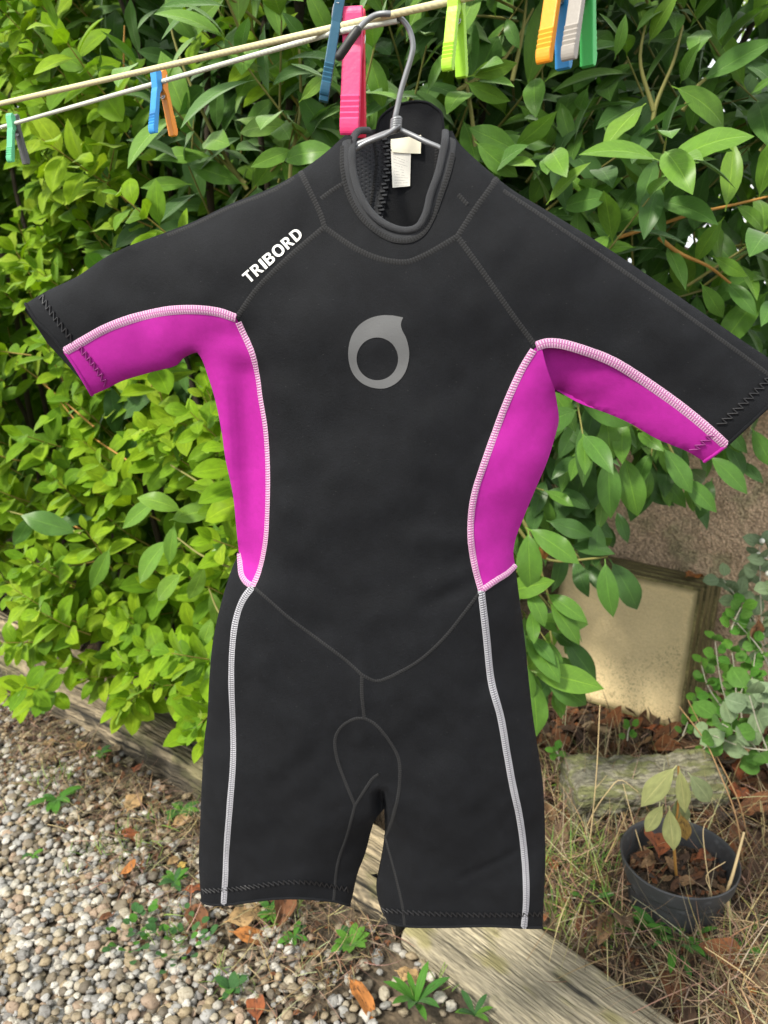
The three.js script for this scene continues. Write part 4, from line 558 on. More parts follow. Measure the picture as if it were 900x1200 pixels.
// ---- the bright hedge at left, growing over the timber
const HD = V(0.8, 0, 0.6), HN = V(-0.6, 0, 0.8);                 // along it, and out of it towards the camera
{
  const root = thing('hedge_shrub', 'bright yellow green small-leaved hedge filling the left side behind the wetsuit', 'hedge', V(-0.9, 0.05, -2.25)), f = new Foliage('p', 11), r = mulberry(12), o = V(-0.95, 0, -2.115);
  root.position.set(0, 0, 0);
  const at = (s, y, d) => o.clone().addScaledVector(HD, s).addScaledVector(HN, d).setY(y);
  for (let i = 0; i < 820; i++) {
    const s = rr(r, -1.25, 1.05), y = 0.25 + 0.21 * (1 - smooth(s, -0.25, 0.15)) + 1.95 * r(), dep = r() < 0.72 ? rr(r, -0.10, 0.07) : rr(r, -0.42, -0.12), lump = 0.10 * Math.sin(s * 5.1 + y * 3) + 0.07 * Math.sin(s * 11 - y * 6 + 1), low = 0.04 * (1 - smooth(y, 0.12, 0.5)), hi = -0.05 * smooth(y, 0.9, 2.0);
    if (s > 0.50 + 0.38 * (1 - smooth(y, 0.85, 1.35)) + 0.1 * Math.sin(y * 9) && r() < 0.92) continue;
    const len = rr(r, 0.10, 0.22), dir = HN.clone().multiplyScalar(0.55 + 0.5 * r()).add(V(rr(r, -0.7, 0.7), y < 0.4 ? rr(r, -0.15, 0.6) : rr(r, 0.0, 1.1), rr(r, -0.3, 0.3)));
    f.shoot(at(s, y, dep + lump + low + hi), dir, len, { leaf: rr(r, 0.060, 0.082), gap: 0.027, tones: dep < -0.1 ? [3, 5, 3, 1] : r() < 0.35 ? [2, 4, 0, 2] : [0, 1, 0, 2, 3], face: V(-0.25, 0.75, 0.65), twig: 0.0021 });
  }
  // dark inner leaves that close the hedge
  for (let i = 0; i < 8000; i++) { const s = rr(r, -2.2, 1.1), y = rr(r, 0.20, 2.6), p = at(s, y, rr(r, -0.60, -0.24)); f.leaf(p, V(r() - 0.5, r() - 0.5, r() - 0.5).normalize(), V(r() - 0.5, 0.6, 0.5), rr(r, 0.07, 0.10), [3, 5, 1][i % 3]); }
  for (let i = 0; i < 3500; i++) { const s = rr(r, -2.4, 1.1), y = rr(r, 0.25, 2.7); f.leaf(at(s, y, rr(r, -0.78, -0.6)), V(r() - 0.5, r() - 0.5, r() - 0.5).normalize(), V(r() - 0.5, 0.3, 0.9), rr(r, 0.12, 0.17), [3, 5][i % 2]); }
  for (let i = 0; i < 46; i++) { const s = rr(r, -0.75, 1.0), p = at(s, rr(r, 0.27, 0.42) + 0.21 * (1 - smooth(s, -0.25, 0.15)), rr(r, -0.04, 0.08)); f.shoot(p, HN.clone().multiplyScalar(0.7).add(V(rr(r, -0.6, 0.6), rr(r, -0.05, 0.5), 0)), rr(r, 0.08, 0.16), { leaf: rr(r, 0.062, 0.084), gap: 0.026, tones: [0, 2, 4, 1], face: V(-0.25, 0.75, 0.65) }); }
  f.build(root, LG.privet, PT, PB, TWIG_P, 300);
  for (let i = 0; i < 16; i++) { const s = -1.2 + 0.135 * i + 0.05 * r(), b = at(s, 0.02, -0.25), P = [b]; let x = 0; for (let k = 1; k < 6; k++) { x += rr(r, -0.05, 0.05); P.push(at(s + x, 0.4 * k, -0.25 + 0.05 * k * r())); } part(root, 'stem', taper(P, 0.012, 0.004, 6, 20), BARK); }
  // sprigs seen in the photograph: reddish yellow shoots running up among the leaves
  for (const P of [[[68, 70], [75, 45], [66, 18]], [[98, 85], [92, 60], [72, 40]], [[147, 110], [145, 70], [146, 30]], [[110, 500], [75, 470], [45, 445]], [[95, 620], [55, 602], [25, 590]], [[150, 540], [100, 505], [70, 470]]]) part(root, 'shoot', taper(P.map(([x, y], i) => { const d = ray(x, y), k = o.clone().addScaledVector(HN, 0.035).sub(V(0, EYE, 0)); return d.multiplyScalar(k.dot(HN) / d.dot(HN)).add(V(0, EYE, 0)); }), 0.0026, 0.0014, 6), TWIG_O);
}
// ---- laurel: one bush behind the collar, one at the right over the wall, one growing through the hedge
const laurelShoot = (f, p, d, len, o = {}) => f.shoot(p, d, len, { leaf: 0.115, gap: 0.034, pairs: false, bend: 0.2, spread: 0.85, tones: [0, 1, 2, 3, 5], twig: 0.003, ...o });
{
  const root = thing('laurel_shrub', 'mid green long-leaved laurel rising behind the collar and the hanger hook', 'shrub'), f = new Foliage('l', 21), r = mulberry(22);
  const S = [[220, 50, 243, -4, 2], [192, -5, 213, 38, 0], [262, 60, 281, 28, 4], [255, 156, 249, 104, 1], [212, 70, 162, 62, 3], [276, 118, 304, 66, 2], [225, 216, 168, 214, 2], [288, 217, 222, 190, 0], [296, 222, 331, 172, 2], [290, 160, 300, 118, 0], [240, 100, 218, 126, 1], [230, 158, 205, 140, 1], [345, 175, 300, 190, 2], [330, 190, 372, 165, 0], [350, 120, 385, 85, 4], [362, 60, 340, 20, 1], [420, 100, 400, 140, 4], [430, 60, 452, 118, 2], [500, 110, 520, 60, 0], [548, 90, 600, 75, 4], [545, 96, 590, 120, 2], [556, 165, 600, 205, 0], [590, 190, 622, 188, 4], [600, 175, 648, 140, 2], [577, 205, 600, 165, 1], [610, 180, 560, 150, 0], [640, 240, 682, 190, 4], [655, 245, 700, 225, 1], [525, 85, 552, 40, 2], [610, 60, 590, 20, 1]];
  S.forEach(([a, b, c, d, t], i) => { const f0 = a < 320 ? 1.62 : 1.42; f.spot(a, b, c, d, f0 + 0.05 * r(), f0 + 0.1 * (r() - 0.7), t, { roll: rr(r, -0.7, 0.7), geo: i % 4 }); });
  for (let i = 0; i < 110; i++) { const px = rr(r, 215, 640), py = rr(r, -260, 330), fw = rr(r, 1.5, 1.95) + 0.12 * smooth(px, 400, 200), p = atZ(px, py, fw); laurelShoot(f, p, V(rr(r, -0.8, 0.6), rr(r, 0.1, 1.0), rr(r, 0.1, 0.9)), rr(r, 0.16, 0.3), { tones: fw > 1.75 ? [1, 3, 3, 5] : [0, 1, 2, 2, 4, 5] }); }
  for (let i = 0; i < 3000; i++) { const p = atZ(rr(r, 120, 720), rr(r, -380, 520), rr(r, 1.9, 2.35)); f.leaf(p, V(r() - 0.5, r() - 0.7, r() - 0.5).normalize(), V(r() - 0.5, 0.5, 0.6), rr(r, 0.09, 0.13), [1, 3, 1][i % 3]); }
  for (const P of [[[290, 222], [262, 180], [228, 110], [205, 50], [196, 10]], [[288, 215], [270, 198], [240, 165]], [[560, 200], [552, 130], [540, 60], [530, -10]], [[345, 260], [340, 200], [352, 130], [350, 40]], [[530, 110], [590, 70], [625, 10]], [[600, 95], [612, 40], [618, -10]]]) part(root, 'branch', taper(P.map(([x, y]) => atZ(x, y, x < 320 ? 1.64 : 1.5)), 0.0045, 0.002, 6), TWIG_L);
  for (let i = 0; i < 5; i++) { const x = -0.32 + 0.14 * i, P = [V(x, 0.05, -1.95 + 0.05 * i), V(x + rr(r, -0.05, 0.05), 0.7, -1.95), V(x + rr(r, -0.1, 0.1), 1.4, -1.85), V(x + rr(r, -0.1, 0.1), 2.1, -1.75)]; part(root, 'stem', taper(P, 0.014, 0.006, 7, 20), BARK); }
  f.build(root, LG.laurel, LT, LB, TWIG_L, 300);
}
{
  const root = thing('laurel_shrub', 'dense laurel at right growing over the wall, dark drooping leaves under the right sleeve', 'shrub'), f = new Foliage('l', 31), r = mulberry(32);
  const up = [[770, 193, 708, 160, 2], [785, 198, 846, 149, 4], [850, 248, 864, 165, 4], [889, 234, 902, 165, 2], [849, 254, 811, 306, 2], [787, 101, 866, 133, 2], [818, 98, 910, 38, 1], [757, 121, 708, 159, 4], [760, 52, 782, -6, 4], [791, 44, 797, -8, 0], [797, 98, 812, 58, 0], [840, 52, 856, 6, 1], [775, 221, 732, 196, 4], [799, 251, 836, 252, 2], [770, 250, 775, 190, 4], [757, 262, 742, 236, 2], [728, 292, 700, 260, 1], [745, 290, 705, 285, 2], [780, 285, 805, 330, 0], [835, 300, 870, 322, 2], [850, 330, 885, 360, 1], [860, 240, 905, 262, 2], [870, 290, 905, 275, 4], [820, 330, 850, 372, 0], [880, 330, 905, 318, 2], [690, 100, 672, 140, 1], [720, 70, 735, 20, 0], [690, 230, 668, 205, 2], [690, 232, 720, 210, 0], [715, 275, 690, 300, 2], [880, 110, 905, 90, 0], [765, 140, 745, 175, 3]];
  up.forEach(([a, b, c, d, t], i) => f.spot(a, b, c, d, 1.42 + 0.06 * r(), 1.38 + 0.1 * r(), t, { roll: rr(r, -0.6, 0.6), geo: i % 4 }));
  const low = [[645, 455, 679, 498, 2], [710, 483, 717, 538, 2], [729, 488, 729, 538, 2], [746, 503, 770, 520, 2], [713, 532, 714, 602, 0], [731, 532, 748, 602, 2], [776, 523, 813, 572, 0], [799, 558, 839, 597, 0], [830, 533, 878, 572, 0], [850, 518, 875, 547, 1], [767, 528, 744, 606, 3], [692, 518, 669, 617, 3], [641, 532, 658, 569, 3], [619, 620, 621, 691, 2], [616, 618, 677, 651, 2], [667, 640, 713, 640, 3], [709, 655, 713, 722, 0], [714, 655, 756, 715, 1], [672, 653, 686, 694, 3], [639, 695, 686, 722, 2], [642, 704, 684, 752, 2], [617, 690, 641, 726, 0], [622, 714, 628, 748, 2], [659, 744, 699, 797, 1], [618, 786, 705, 801, 2], [634, 784, 692, 833, 0], [622, 788, 635, 864, 2], [722, 598, 736, 632, 3], [700, 610, 700, 660, 3], [650, 580, 690, 600, 3], [655, 500, 700, 520, 1], [790, 510, 800, 560, 3], [740, 560, 790, 590, 3], [690, 560, 640, 600, 3], [640, 610, 690, 625, 3], [680, 490, 660, 530, 3], [770, 490, 800, 530, 1], [835, 560, 820, 600, 3], [700, 545, 690, 600, 3], [620, 745, 650, 770, 1], [640, 560, 625, 600, 3], [660, 600, 720, 615, 3], [880, 500, 905, 545, 0], [862, 540, 895, 560, 1]];
  low.forEach(([a, b, c, d, t0], i) => { const t = b > 600 && i % 3 === 0 ? [0, 1, 2, 3][t0] : [1, 3, 0, 3][t0]; const base = b > 600 ? 1.46 : 1.52; f.spot(a, b, c, d, base + (t === 3 ? 0.10 : 0) + 0.03 * r(), base - 0.05 + (t === 3 ? 0.10 : 0), t, { roll: rr(r, -0.35, 0.35), geo: [0, 1, 3, 0][i % 4], wide: 1.08 }); });
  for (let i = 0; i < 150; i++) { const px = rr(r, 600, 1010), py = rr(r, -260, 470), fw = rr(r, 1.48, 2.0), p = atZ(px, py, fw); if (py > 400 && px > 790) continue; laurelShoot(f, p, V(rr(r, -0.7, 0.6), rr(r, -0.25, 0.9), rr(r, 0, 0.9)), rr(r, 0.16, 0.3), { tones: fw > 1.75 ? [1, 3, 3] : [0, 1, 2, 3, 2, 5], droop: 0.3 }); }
  for (let i = 0; i < 60; i++) { const px = rr(r, 590, 850), py = rr(r, 380, 560), p = atZ(px, py, rr(r, 1.62, 1.9)); if (py - 430 > (880 - px) * 0.55) continue; laurelShoot(f, p, V(rr(r, -0.6, 0.6), rr(r, -0.9, 0.3), rr(r, 0.1, 0.7)), rr(r, 0.1, 0.2), { tones: [0, 1, 3, 3], droop: 0.8, bend: 0, leaf: 0.1 }); }
  for (let i = 0; i < 16; i++) { const p = atZ(rr(r, 585, 650), rr(r, 560, 800), rr(r, 1.55, 1.75)); laurelShoot(f, p, V(rr(r, -0.6, 0.5), rr(r, -0.6, 0.4), rr(r, 0.1, 0.7)), rr(r, 0.1, 0.18), { tones: [0, 1, 3, 2], droop: 0.6, bend: 0, leaf: 0.1 }); }
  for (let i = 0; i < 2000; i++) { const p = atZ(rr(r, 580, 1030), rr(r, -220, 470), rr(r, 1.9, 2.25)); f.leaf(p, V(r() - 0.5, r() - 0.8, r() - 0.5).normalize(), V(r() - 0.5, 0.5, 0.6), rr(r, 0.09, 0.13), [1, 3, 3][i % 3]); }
  for (const [P, m] of [[[[690, 291], [725, 278], [765, 266], [810, 251], [855, 241], [910, 228]], TWIG_O], [[[772, 278], [795, 296], [830, 312], [856, 332]], TWIG_O], [[[765, 270], [762, 235], [770, 195]], TWIG_L], [[[763, 160], [768, 125], [790, 70], [800, 30]], TWIG_L], [[[766, 130], [750, 70], [756, 30]], TWIG_L], [[[800, 130], [818, 100], [860, 70]], TWIG_L], [[[600, 610], [640, 655], [690, 655], [712, 652]], TWIG_L], [[[600, 590], [618, 620], [640, 690], [655, 740]], TWIG_L], [[[600, 760], [620, 786], [650, 784]], TWIG_L], [[[690, 400], [705, 450], [720, 490], [718, 530]], TWIG_L], [[[760, 440], [775, 500], [800, 555]], TWIG_L], [[[725, 470], [745, 500], [790, 515], [835, 530]], TWIG_L]]) part(root, 'branch', taper(P.map(([x, y]) => atZ(x, y, y > 430 ? 1.53 : 1.46)), 0.0042, 0.0022, 6), m);
  for (let i = 0; i < 6; i++) { const x = 0.28 + 0.13 * i, z = -3.2 + 0.1 * i + 0.1 * r(), P = [V(x, 0.06, z), V(x + rr(r, -0.05, 0.05), 0.7, z + 0.03), V(x + rr(r, -0.1, 0.1), 1.4, z + 0.5), V(x + rr(r, -0.1, 0.1), 2.1, z + 1.0)]; part(root, 'stem', taper(P, 0.014, 0.006, 7, 20), BARK); }
  f.build(root, LG.laurel, LT, LB, TWIG_L, 300);
}
{
  const root = thing('laurel_shrub', 'young laurel shoots growing through the bright hedge left of the wetsuit hip', 'shrub'), f = new Foliage('l', 41), r = mulberry(42);
  const S = [[200, 630, 150, 680, 2], [198, 610, 245, 592, 4], [205, 612, 195, 660, 2], [250, 610, 262, 655, 2], [252, 606, 285, 580, 4], [215, 600, 165, 575, 4], [190, 582, 140, 615, 2], [240, 660, 225, 705, 4], [238, 660, 262, 640, 2], [245, 690, 262, 730, 4], [130, 640, 105, 690, 2], [250, 720, 235, 760, 4], [215, 670, 175, 705, 4], [180, 540, 205, 500, 4], [208, 545, 215, 500, 2], [95, 625, 25, 605, 1], [60, 620, 98, 600, 3], [270, 745, 240, 790, 2], [262, 770, 236, 800, 4], [40, 600, 18, 640, 1]];
  S.forEach(([a, b, c, d, t], i) => { const x = (a - 450) / F, fw = 1.52 + 0.55 * (300 - a) / 300 - 0.10; f.spot(a, b, c, d, fw + 0.02 * r(), fw - 0.03 * r(), t, { roll: rr(r, -0.6, 0.6), geo: i % 4, wide: 1.1 }); });
  for (const P of [[[275, 600], [240, 570], [200, 545]], [[270, 665], [235, 650], [205, 628]], [[95, 625], [50, 610], [-5, 595]], [[275, 740], [255, 715], [245, 690]]]) part(root, 'branch', taper(P.map(([x, y]) => atZ(x, y, 1.5 + 0.55 * (300 - x) / 300 - 0.08)), 0.003, 0.0016, 6), TWIG_L);
  f.build(root, LG.laurel, LT, LB, TWIG_L, 60);
}
// ---- sunlit foliage further back, seen through the gaps at top right
{
  const root = thing('garden_tree', 'sunlit tree far behind, seen through gaps in the laurel at top right', 'tree'), f = new Foliage('l', 51), r = mulberry(52);
  const c0 = atZ(760, 60, 4.2); for (let i = 0; i < 6000; i++) { const u = V(r() - 0.5, r() - 0.5, r() - 0.5); const p = c0.clone().add(V(u.x * 6.4 + 0.2, u.y * 4.4, u.z * 1.8)); if (Math.sin(p.x * 4 + 1) + Math.sin(p.y * 5.5 + p.x * 2) + Math.sin(p.z * 5 + p.y) > 1.15) continue; f.leaf(p, V(r() - 0.5, r() - 0.6, r() - 0.5).normalize(), V(r() - 0.5, 0.9, r() - 0.3), rr(r, 0.10, 0.16), [4, 2, 4, 0][i % 4]); }
  part(root, 'trunk', taper([V(c0.x, 0, c0.z - 0.3), V(c0.x + 0.05, 1, c0.z - 0.3), V(c0.x - 0.1, 2.2, c0.z - 0.2), V(c0.x + 0.1, 3.2, c0.z)], 0.09, 0.03, 9, 20), BARK);
  for (let i = 0; i < 7; i++) part(root, 'limb', taper([V(c0.x, 0.9 + 0.25 * i, c0.z - 0.28), V(c0.x + rr(r, -0.7, 0.7), 1.3 + 0.3 * i, c0.z + rr(r, -0.4, 0.4)), V(c0.x + rr(r, -2, 2), 1.6 + 0.32 * i, c0.z + rr(r, -0.6, 0.6))], 0.03, 0.008, 6, 12), BARK);
  f.build(root, [...LG.far], [PT[4], PT[2], PT[0]], PB, TWIG_L, 0, [rgb(0.28, 0.42, 0.04), rgb(0.2, 0.36, 0.03), rgb(0.3, 0.42, 0.05), rgb(0.12, 0.27, 0.03), rgb(0.36, 0.46, 0.05)]);
}

// ---------------------------------------------------------------- gravel, litter, straw and weeds
{
  const r = mulberry(101), n3 = createNoise3D(mulberry(102)), shapes = [];
  for (let k = 0; k < 7; k++) { const g = new THREE.IcosahedronGeometry(1, 2), p = g.attributes.position, q = V(), sx = rr(r, 0.85, 1.25), sy = rr(r, 0.55, 0.8), cuts = [0, 1, 2, 3].map(() => [V(r() - 0.5, r() - 0.5, r() - 0.5).normalize(), rr(r, 0.72, 0.92)]); for (let i = 0; i < p.count; i++) { q.fromBufferAttribute(p, i).normalize(); const f = 1 + 0.22 * n3(q.x * 1.1 + k * 9, q.y * 1.1, q.z * 1.1) + 0.06 * n3(q.x * 3, q.y * 3 + k * 5, q.z * 3); q.multiplyScalar(f); for (const [n, d] of cuts) { const e = q.dot(n) - d; if (e > 0) q.addScaledVector(n, -e * 0.8); } p.setXYZ(i, q.x * sx, q.y * sy, q.z); }
    g.deleteAttribute('normal'); g.deleteAttribute('uv'); const key = new Map(), pos = [], idx = []; for (let i = 0; i < p.count; i++) { const h = [p.getX(i), p.getY(i), p.getZ(i)].map((x) => x.toFixed(4)).join(); if (!key.has(h)) { key.set(h, pos.length / 3); pos.push(p.getX(i), p.getY(i), p.getZ(i)); } idx.push(key.get(h)); } const uv = []; for (let i = 0; i < pos.length; i += 3) uv.push(0.5 + Math.atan2(pos[i + 2], pos[i]) / 6.283, 0.5 + pos[i + 1] * 0.5); shapes.push(bg(pos, null, uv, idx)); }
  const mott = tex(256, (u, v) => { const a = fbm(u, v, 5, 5, 111), s = smooth(fbm(u, v, 14, 3, 113), 0.6, 0.75), c = 0.9 + 0.22 * (a - 0.5) - 0.16 * s; return [c, c * (1 - 0.03 * s), c * (1 - 0.07 * s)]; }), mb = tex(128, (u, v) => fbm(u, v, 10, 4, 115), false);
  const mk = (name, c) => std({ name, color: c, map: mott, roughness: 0.72, bumpMap: mb, bumpScale: 0.0009 });
  const tones = [[0.36, 0.345, 0.32], [0.28, 0.28, 0.28], [0.44, 0.42, 0.38], [0.27, 0.225, 0.16], [0.19, 0.16, 0.12], [0.50, 0.49, 0.47], [0.31, 0.25, 0.165], [0.22, 0.215, 0.215], [0.13, 0.11, 0.085], [0.30, 0.225, 0.17], [0.38, 0.345, 0.28], [0.33, 0.33, 0.335]].map((t) => rgb(...t.map((x, i) => x * [1.03, 1.0, 0.95][i]))), tm = tones.map((t, i) => mk('pebble_' + i, t)), white = mk('pebbles', rgb(1, 1, 1));
  const L = [], sp = 0.0138, onFrame = (x, y) => x > -330 && x < 1200 && y > 620 && y < 1500;
  for (let layer = 0; layer < 2; layer++) for (let x = -2.1; x < 1.0; x += sp) for (let z = -2.7; z < -0.55; z += sp) {
    const p = V(x + sp * 0.95 * (r() - 0.5), 0, z + sp * 0.95 * (r() - 0.5)), fd = frontDist(p), [px, py] = project(p); if (fd > -0.004 || !onFrame(px, py)) continue;
    const edge = smooth(-fd, 0.05, 0.38 + 0.18 * gn(p.x * 4, p.z * 4)); if (r() > (layer ? 0.55 * edge : 0.16 + 0.84 * edge)) continue;
    const s = 0.0064 + 0.0060 * Math.pow(r(), 1.4) + (r() < 0.03 ? 0.004 : 0); p.y = (layer ? 0.0085 : -0.002) + 0.004 * r() + 0.006 * gn(p.x * 2.1, p.z * 2.1) * Math.exp(-0.02 * (p.x * p.x + p.z * p.z)) - 0.003;
    const q = new THREE.Quaternion().setFromEuler(new THREE.Euler(rr(r, -0.5, 0.5), r() * 6.28, rr(r, -0.5, 0.5))); const t = Math.floor(r() * tones.length);
    L.push({ p, s, q, t: r() < 0.35 * (1 - edge) ? [3, 4, 6, 8][t % 4] : t, k: Math.floor(r() * shapes.length), px, py, see: px > 0 && px < 900 && py > 0 && py < 1200 && !inPoly(px, py, suitOutline) ? (layer ? 1 : 0.7) * s / project(p)[2] : 0 });
  }
  L.sort((a, b) => b.see - a.see);
  for (const l of L.slice(0, 300)) { const m = part(gravel, 'pebble', shapes[l.k], tm[l.t]); m.position.copy(l.p); m.quaternion.copy(l.q); m.scale.setScalar(l.s); }
  const rest = L.slice(300), M = new THREE.Matrix4(), c = new THREE.Color();
  shapes.forEach((g, k) => { const R = rest.filter((l) => l.k === k), im = new THREE.InstancedMesh(g, white, R.length); R.forEach((l, i) => { im.setMatrixAt(i, M.compose(l.p, l.q, V(l.s, l.s, l.s))); im.setColorAt(i, c.copy(tones[l.t]).multiplyScalar(0.95 + 0.26 * r())); }); stuff(gravel, 'pebbles', im); });
}
const DEADC = { tan: leafMat('tan_dead_leaf', 0.50, 0.34, 0.16, 'd'), rust: leafMat('rust_dead_leaf', 0.34, 0.105, 0.035, 'd'), brown: leafMat('brown_dead_leaf', 0.22, 0.095, 0.04, 'd'), orange: leafMat('orange_dead_leaf', 0.52, 0.21, 0.05, 'd'), yellow: leafMat('yellow_dead_leaf', 0.58, 0.42, 0.10, 'd'), pale: leafMat('pale_dead_leaf', 0.46, 0.36, 0.23, 'd') };
const groundAt = (px, py) => { const g = atY(px, py, 0.01); if (frontDist(g) < 0.0) return g; let p = atY(px, py, 0.07); for (let i = 0; i < 6; i++) p = atY(px, py, bedY(p.x, p.z) + 0.008); return p; };
function deadLeaf(label, a, b, tone, { lift0 = 0.006, lift1 = 0.012, geo = 0, wide = 1, side = 0, y } = {}) {
  const p = y === undefined ? groundAt(...a) : atY(...a, y), q = y === undefined ? groundAt(...b) : atY(...b, y); p.y += lift0; q.y += lift1; const d = q.clone().sub(p), m = new THREE.Mesh(LG.dead[geo], DEADC[tone]); m.name = numbered('dead_leaf');
  m.applyMatrix4(basis(d, V(side, 1, 0.25)).scale(V(d.length() * wide, d.length(), d.length())).setPosition(p)); scene.add(m); return tag(m, label, 'dead leaf');
}
deadLeaf('large tan dead leaf on the gravel directly under the left leg hem', [262, 1084], [312, 1068], 'tan', { geo: 3, wide: 1.5, lift1: 0.016 });
deadLeaf('orange brown dead leaf curled in front of the large tan leaf under the left hem', [268, 1094], [322, 1104], 'orange', { geo: 0, lift1: 0.006 });
deadLeaf('upright curled yellow brown leaf below the left leg hem, right of the tan leaf', [322, 1096], [341, 1056], 'brown', { geo: 2, lift1: 0.05, side: 0.8 });
deadLeaf('pointed reddish brown leaf lying at the bottom edge of the gravel', [302, 1204], [298, 1160], 'rust', { geo: 3, wide: 1.1, lift1: 0.012 });
deadLeaf('crumpled dark rust leaf on the gravel left of the wetsuit hem', [222, 1062], [236, 1092], 'brown', { geo: 2, wide: 1.3 });
deadLeaf('flat rust leaf touching the lower left corner of the left leg', [214, 1046], [240, 1042], 'rust', { geo: 3, wide: 1.2 });
deadLeaf('bright orange red leaf beside the timber, left of the left leg', [154, 902], [175, 912], 'rust', { geo: 1, wide: 1.3, lift1: 0.02 });
deadLeaf('small rust leaf on the gravel among weeds, left of centre', [140, 976], [164, 984], 'rust', { geo: 0, wide: 1.2 });
deadLeaf('broad tan leaf standing in the litter near the timber', [148, 956], [164, 934], 'tan', { geo: 3, wide: 1.7, lift1: 0.03 });
deadLeaf('narrow tan leaf lying slanted on the gravel', [194, 1018], [216, 1003], 'tan', { geo: 0, wide: 1.2 });
deadLeaf('orange tan leaf lying left of the slanted tan leaf', [139, 1028], [163, 1018], 'orange', { geo: 1, wide: 1.2 });
deadLeaf('brown tan leaf close beside the left leg edge', [200, 970], [226, 962], 'tan', { geo: 2, wide: 1.5 });
deadLeaf('pale tan leaf in the litter at the far left, lower of a pair', [38, 892], [62, 888], 'pale', { geo: 3, wide: 1.4 });
deadLeaf('pale yellow leaf in the litter at the far left, upper of a pair', [20, 866], [38, 862], 'pale', { geo: 3, wide: 1.5 });
deadLeaf('pale leaf in the litter left of the sprout by the timber', [48, 876], [68, 868], 'tan', { geo: 3, wide: 1.5 });
deadLeaf('round pale leaf on edge close to the timber front', [131, 884], [143, 876], 'pale', { geo: 3, wide: 1.8, lift1: 0.02 });
deadLeaf('curled pale tan leaf near the timber, right of the round one', [90, 882], [102, 872], 'tan', { geo: 2, wide: 1.7 });
deadLeaf('yellow brown leaf lying below the bright green rosette', [408, 1148], [436, 1190], 'orange', { geo: 0, wide: 0.9, lift1: 0.018 });
deadLeaf('tan leaf half under the pale timber, beside the strap leaves', [462, 1140], [492, 1150], 'tan', { geo: 3, wide: 1.5 });
deadLeaf('small brown leaf in a patch of low weed on the gravel', [114, 1082], [136, 1072], 'brown', { geo: 0, wide: 1.2 });
deadLeaf('small tan leaf right of the low weed patch', [208, 1022], [218, 1012], 'yellow', { geo: 3, wide: 1.6 });
deadLeaf('reddish brown leaf lying left of the flower pot, longer of two', [684, 950], [742, 962], 'rust', { geo: 0, wide: 1.25, lift0: 0.02, lift1: 0.02 });
deadLeaf('orange brown leaf touching the left rim of the flower pot', [726, 936], [752, 962], 'orange', { geo: 3, wide: 1.5, lift0: 0.05, lift1: 0.03 });
deadLeaf('long brown leaf lying under the lower corner of the cream slab', [752, 858], [806, 868], 'rust', { geo: 0, wide: 1.0, lift0: 0.015, lift1: 0.02 });
deadLeaf('brown leaf lying just below the long leaf, above the stone', [758, 874], [800, 864], 'brown', { geo: 1, wide: 1.2, lift0: 0.015, lift1: 0.012 });
deadLeaf('pale curled leaf on the litter below the cream slab', [676, 858], [716, 866], 'pale', { geo: 2, wide: 1.0, lift0: 0.02, lift1: 0.02 });
deadLeaf('brown leaf standing upright right of the stone block', [866, 926], [878, 886], 'rust', { geo: 0, wide: 1.2, lift1: 0.06, side: -0.5 });
deadLeaf('tan leaf leaning behind the upright brown leaf', [866, 892], [852, 884], 'tan', { geo: 3, wide: 1.6, lift1: 0.03 });
deadLeaf('large reddish leaf behind the right rim of the flower pot', [846, 932], [888, 946], 'rust', { geo: 3, wide: 1.5, lift0: 0.03, lift1: 0.03 });
deadLeaf('brown leaf right of the flower pot rim, at the picture edge', [858, 962], [898, 952], 'brown', { geo: 1, wide: 1.3, lift0: 0.02, lift1: 0.02 });
deadLeaf('dark brown leaf tucked behind the pot, beside the stone', [812, 940], [836, 962], 'brown', { geo: 3, wide: 1.6, lift0: 0.03, lift1: 0.03 });
deadLeaf('dark brown leaf under the laurel, left of the stone block', [640, 856], [660, 880], 'brown', { geo: 2, wide: 1.3 });
deadLeaf('rust leaf half hidden by straw beside the right leg of the wetsuit', [638, 1010], [652, 1024], 'rust', { geo: 3, wide: 1.5, lift0: 0.02, lift1: 0.02 });
deadLeaf('orange leaf caught in the slab edges on top of the stack', [803, 676], [822, 668], 'orange', { geo: 3, wide: 1.4, y: 0.515, lift0: 0, lift1: 0.004 });
deadLeaf('pinkish red leaf in the dark litter at the bottom right', [842, 1168], [862, 1182], 'rust', { geo: 3, wide: 1.6, lift0: 0.015, lift1: 0.015 });
deadLeaf('orange leaf in the dark litter at the right edge, below the straw', [872, 1164], [888, 1172], 'orange', { geo: 0, wide: 1.6, lift0: 0.015, lift1: 0.015 });
deadLeaf('brown leaf standing in the flower pot under the seedling', [772, 1010], [768, 978], 'rust', { geo: 2, wide: 1.5, y: 0.148, lift1: 0.025, side: 0.3 });
deadLeaf('brown leaf lying against the right inside of the flower pot', [812, 1010], [848, 1000], 'rust', { geo: 0, wide: 1.2, y: 0.15, lift1: 0.012 });
deadLeaf('brown leaf at the left inside of the flower pot', [742, 1002], [764, 1012], 'brown', { geo: 1, wide: 1.3, y: 0.15 });
{ const a = atZ(633, 634, 1.47), b = atZ(642, 655, 1.46), d = b.clone().sub(a), m = new THREE.Mesh(LG.dead[3], DEADC.orange); m.name = numbered('dead_leaf'); m.applyMatrix4(basis(d, V(0.2, 0.3, 1)).scale(V(d.length() * 1.5, d.length(), d.length())).setPosition(a)); scene.add(m); tag(m, 'orange leaf hanging in the laurel beside the right leg of the wetsuit', 'dead leaf'); }
const nearBed = (r) => { for (;;) { const px = rr(r, 560, 1060), py = rr(r, 820, 1330), p = groundAt(px, py), fd = frontDist(p); if (fd > (p.x > 0.02 ? 0.235 : 0.2) && p.clone().sub(WALL_P).dot(WN) > 0.05) return p; } };
const bedTop = (p) => bedY(p.x, p.z);
